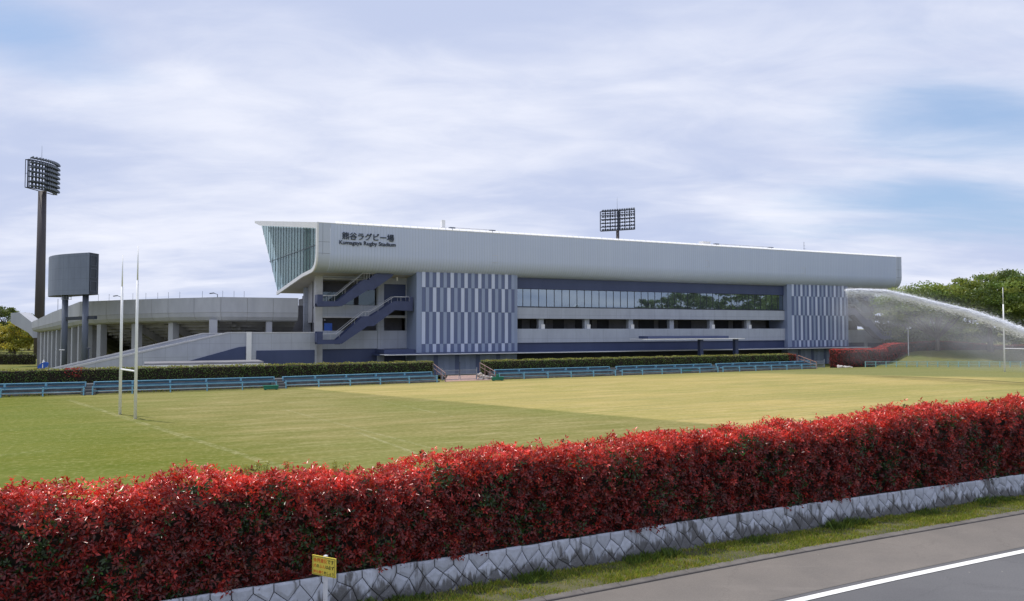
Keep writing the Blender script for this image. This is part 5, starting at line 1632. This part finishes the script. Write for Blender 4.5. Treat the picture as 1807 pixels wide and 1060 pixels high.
# the row goes on past the frame (seen in the window reflections)
for i, (x_, y_, sc_) in enumerate(((96, 112, 1.25), (108, 100, 1.35), (118, 86, 1.3), (128, 73, 1.35), (136, 60, 1.2))):
    tree('broad_tree', 'tree beyond the right edge of the photo, number along the row', (x_, y_, 0), 15, 4,
         [(-3, 0, 9 * sc_, 6 * sc_, 5, 4.4), (4, 0, 10 * sc_, 6 * sc_, 5, 4.2), (0, 0, 6 * sc_, 7 * sc_, 5, 3.5)], G2, 60, .8, 'trees beyond the right edge', 30 + i, rad=.5, dens=90)['label'] = '%s tree beyond the right edge counting from the stadium end, mirrored in its windows' % ('first', 'second', 'third', 'fourth', 'fifth')[i]
# left trees
GL_ = 'trees beyond the bowl on the left'
b_ = at(25, 650, 168)
tree('broad_tree', 'yellowish green low tree at the left edge beside the bowl', (b_.x, b_.y, GB), 8, 2.4,
     [(-4.5, 0, 4.8, 4.2, 4, 2.6), (1.2, 0, 5.3, 4.2, 4, 2.5), (0, -1, 3.2, 5.4, 3, 1.8), (-8, 0, 4.5, 4, 4, 3)], [(.34, .34, .05), (.25, .29, .05), (.40, .37, .06)], 170, .38, GL_, 21, rad=.35)
b_ = at(18, 650, 195)
tree('broad_tree', 'taller dark green tree behind the yellowish tree at the left', (b_.x, b_.y, GB), 12, 4,
     [(-4, 0, 9.2, 5, 4, 3.0), (3, 0, 7.6, 5, 4, 2.6), (0, 0, 5, 8, 4, 3)], [(.05, .085, .025), (.08, .12, .03), (.10, .14, .03)], 150, .42, GL_, 22, rad=.4)
b_ = at(50, 640, 215)
tree('broad_tree', 'pale green tree top behind the concrete wing at the left', (b_.x, b_.y, GB), 11, 4,
     [(-1, 0, 8.0, 3.6, 4, 2.2), (3, 0, 5, 5, 4, 3), (-3, 0, 4.5, 5, 4, 3)], [(.10, .13, .04), (.14, .16, .05)], 90, .42, GL_, 23, rad=.35)
b_ = at(8, 650, 150)
far_hedge('low olive hedge under the trees at the left edge', None, 0, 1.5, -.6, 1.2, 25, lambda s, r, t, L: np.tile(np.array([[.08, .10, .03]]), (len(s), 1)), .3, base=[gw(-80, 132), gw(56, 132)])

# ------------------------------------------------------------------ water jet and spray
jp = [(1494, 511, 93), (1530, 511.5, 91.8), (1563, 513.5, 90.5), (1601, 522, 89), (1650, 534.5, 87), (1709, 549, 84), (1756, 564.5, 81.5), (1807, 584, 79), (1860, 610, 76), (1930, 655, 72), (1960, 690, 70)]
JW = [at(*p) for p in jp]
jet = empty('water_jet', 'white arcing jet of water from a sprinkler crossing before the right trees', 'water jet', (JW[-1].x, JW[-1].y, 0))
jx = np.array([[p.x, p.y, p.z] for p in JW]); tt = np.linspace(0, 1, len(JW))


def jpos(t): return np.stack([np.interp(t, tt, jx[:, k]) for k in range(3)], 1)


wm = bpy.data.materials.new('water_droplets'); wm.use_nodes = True; wm.node_tree.nodes.clear(); b = NB(wm.node_tree)
p_ = b.n('ShaderNodeBsdfPrincipled', inp={'Base Color': (.95, .96, 1, 1), 'Roughness': .35}); t_ = b.n('ShaderNodeBsdfTranslucent', inp={0: (.95, .97, 1, 1)})
m_ = b.n('ShaderNodeMixShader', inp={0: .72, 1: p_.outputs[0], 2: t_.outputs[0]}); tr = b.n('ShaderNodeBsdfTransparent')
m2_ = b.n('ShaderNodeMixShader', inp={0: 1.0, 1: tr.outputs[0], 2: m_.outputs[0]}); b.n('ShaderNodeOutputMaterial', inp={0: m2_.outputs[0]})


def droplets(n, spread, fall, ln, wdt, tpow=1.0):
    t = rng.uniform(0, 1, n) ** tpow; P_ = jpos(t); D_ = unit(jpos(np.clip(t + .02, 0, 1)) - jpos(np.clip(t - .02, 0, 1)))
    w_ = spread * (.38 + .8 * t)[:, None]
    f_ = rng.exponential(1, n) * fall * (1.1 - .5 * t)
    P_ = P_ + rng.normal(size=(n, 3)) * w_ * np.array([.6, 1.0, .75]); P_[:, 2] -= f_
    v_, fc, _ = leaf_cards(P_, D_ + rng.normal(size=(n, 3)) * .12, rng.uniform(.6, 1.6, n) * ln, wdt, np.ones((n, 3)), np.array([SUN_DIR[:]]))
    return v_, fc


v1, f1 = droplets(46000, .15, .03, .7, .05, .6)
v2, f2 = droplets(34000, .34, .22, .22, .035)
v3, f3 = droplets(20000, .6, .7, .07, .014)
o = fastmesh('water_stream', v1, f1, wm, jet); o.location = (-JW[-1].x, -JW[-1].y, 0)
o = fastmesh('droplets', np.concatenate([v2, v3]), np.concatenate([f2, f3 + len(v2)]), wm, jet); o.location = (-JW[-1].x, -JW[-1].y, 0)

# mist hanging under the jet: one closed body of air with uneven density
ma, mc = JW[0], JW[9]
mv = Vector((mc.x - ma.x, mc.y - ma.y, 0)); ML = mv.length + 3; man = math.atan2(mv.y, mv.x)
mist = MB()
secs = 14
for i in range(secs):
    t = i / (secs - 1); x_ = -3 + t * (ML + 3); tt_ = np.clip((x_) / (ML), 0, 1)
    zc_ = float(np.interp(tt_ * .78, tt, jx[:, 2])); ztop_ = zc_ + 1.9; zbot_ = 1.2; ry_ = 4.5 * math.sqrt(max(.05, math.sin(math.pi * (.06 + .88 * t))))
    for k in range(12):
        a_ = 2 * math.pi * k / 12; mist.v.append((x_, ry_ * math.cos(a_), (ztop_ + zbot_) / 2 + (ztop_ - zbot_) / 2 * math.sin(a_)))
for i in range(secs - 1):
    for k in range(12): mist.f.append([i * 12 + k, i * 12 + (k + 1) % 12, (i + 1) * 12 + (k + 1) % 12, (i + 1) * 12 + k]); mist.m.append(0)
mist.f.append(list(range(12))); mist.m.append(0); mist.f.append([(secs - 1) * 12 + k for k in range(12)]); mist.m.append(0)
mm = bpy.data.materials.new('spray_mist'); mm.use_nodes = True; mm.node_tree.nodes.clear(); b = NB(mm.node_tree)
tc_ = b.n('ShaderNodeTexCoord').outputs['Object']; sp_ = b.n('ShaderNodeSeparateXYZ', inp={0: tc_})
X_ = sp_.outputs[0]; Z_ = sp_.outputs[2]; Y_ = sp_.outputs[1]
# height of the jet along the body: z = a + b x + c x^2 fitted to the arc
fx = np.hypot(jx[:10, 0] - ma.x, jx[:10, 1] - ma.y); c2_, c1_, c0_ = np.polyfit(fx, jx[:10, 2], 2)
zj = b.m('ADD', b.m('MULTIPLY', b.m('ADD', b.m('MULTIPLY', X_, float(c2_)), float(c1_)), X_), float(c0_))
dz = b.m('SUBTRACT', zj, Z_)                       # + below the jet
core_ = b.m('EXPONENT', b.m('MULTIPLY', b.m('POWER', b.m('DIVIDE', b.m('ABSOLUTE', dz), .30), 1.3), -1.0))
under = b.m('MULTIPLY', b.m('ADD', b.m('MULTIPLY', b.sstep(dz, .0, 2.6), .85), b.m('MULTIPLY', b.sstep(dz, -2.0, 1.0), .15)), b.m('EXPONENT', b.m('MULTIPLY', b.m('MAXIMUM', dz, 0.0), -.24)))
yf = b.m('EXPONENT', b.m('MULTIPLY', b.m('POWER', b.m('DIVIDE', b.m('ABSOLUTE', Y_), 2.2), 2.0), -1.0))
nz_ = b.sstep(b.noise(b.mapping(tc_, scale=(.5, 1, 1)), .45, 5, .6, .6), .30, .68)
xf = b.m('MULTIPLY', b.sstep(X_, -3.0, 2.5), b.sstep(X_, ML - .5, ML - 5))
dn = b.m('ADD', b.m('MULTIPLY', core_, .06), b.m('MULTIPLY', under, .25))
dn = b.m('MULTIPLY', b.m('MULTIPLY', dn, yf), b.m('MULTIPLY', xf, b.m('ADD', .25, nz_)))
vol = b.n('ShaderNodeVolumePrincipled', inp={'Color': (.98, .985, 1, 1), 'Density': dn, 'Anisotropy': .0})
b.n('ShaderNodeOutputMaterial', inp={1: vol.outputs[0]})
o = mist.build('mist', mm); o.location = (ma.x, ma.y, 0); o.rotation_euler = (0, 0, man)
tag(o, 'pale drifting water mist hanging below the sprinkler jet', kind='stuff')
try:
    S.cycles.transparent_max_bounces = 32
    mm.cycles.volume_step_rate = 2.0
    S.cycles.volume_max_steps = 64
except Exception: pass
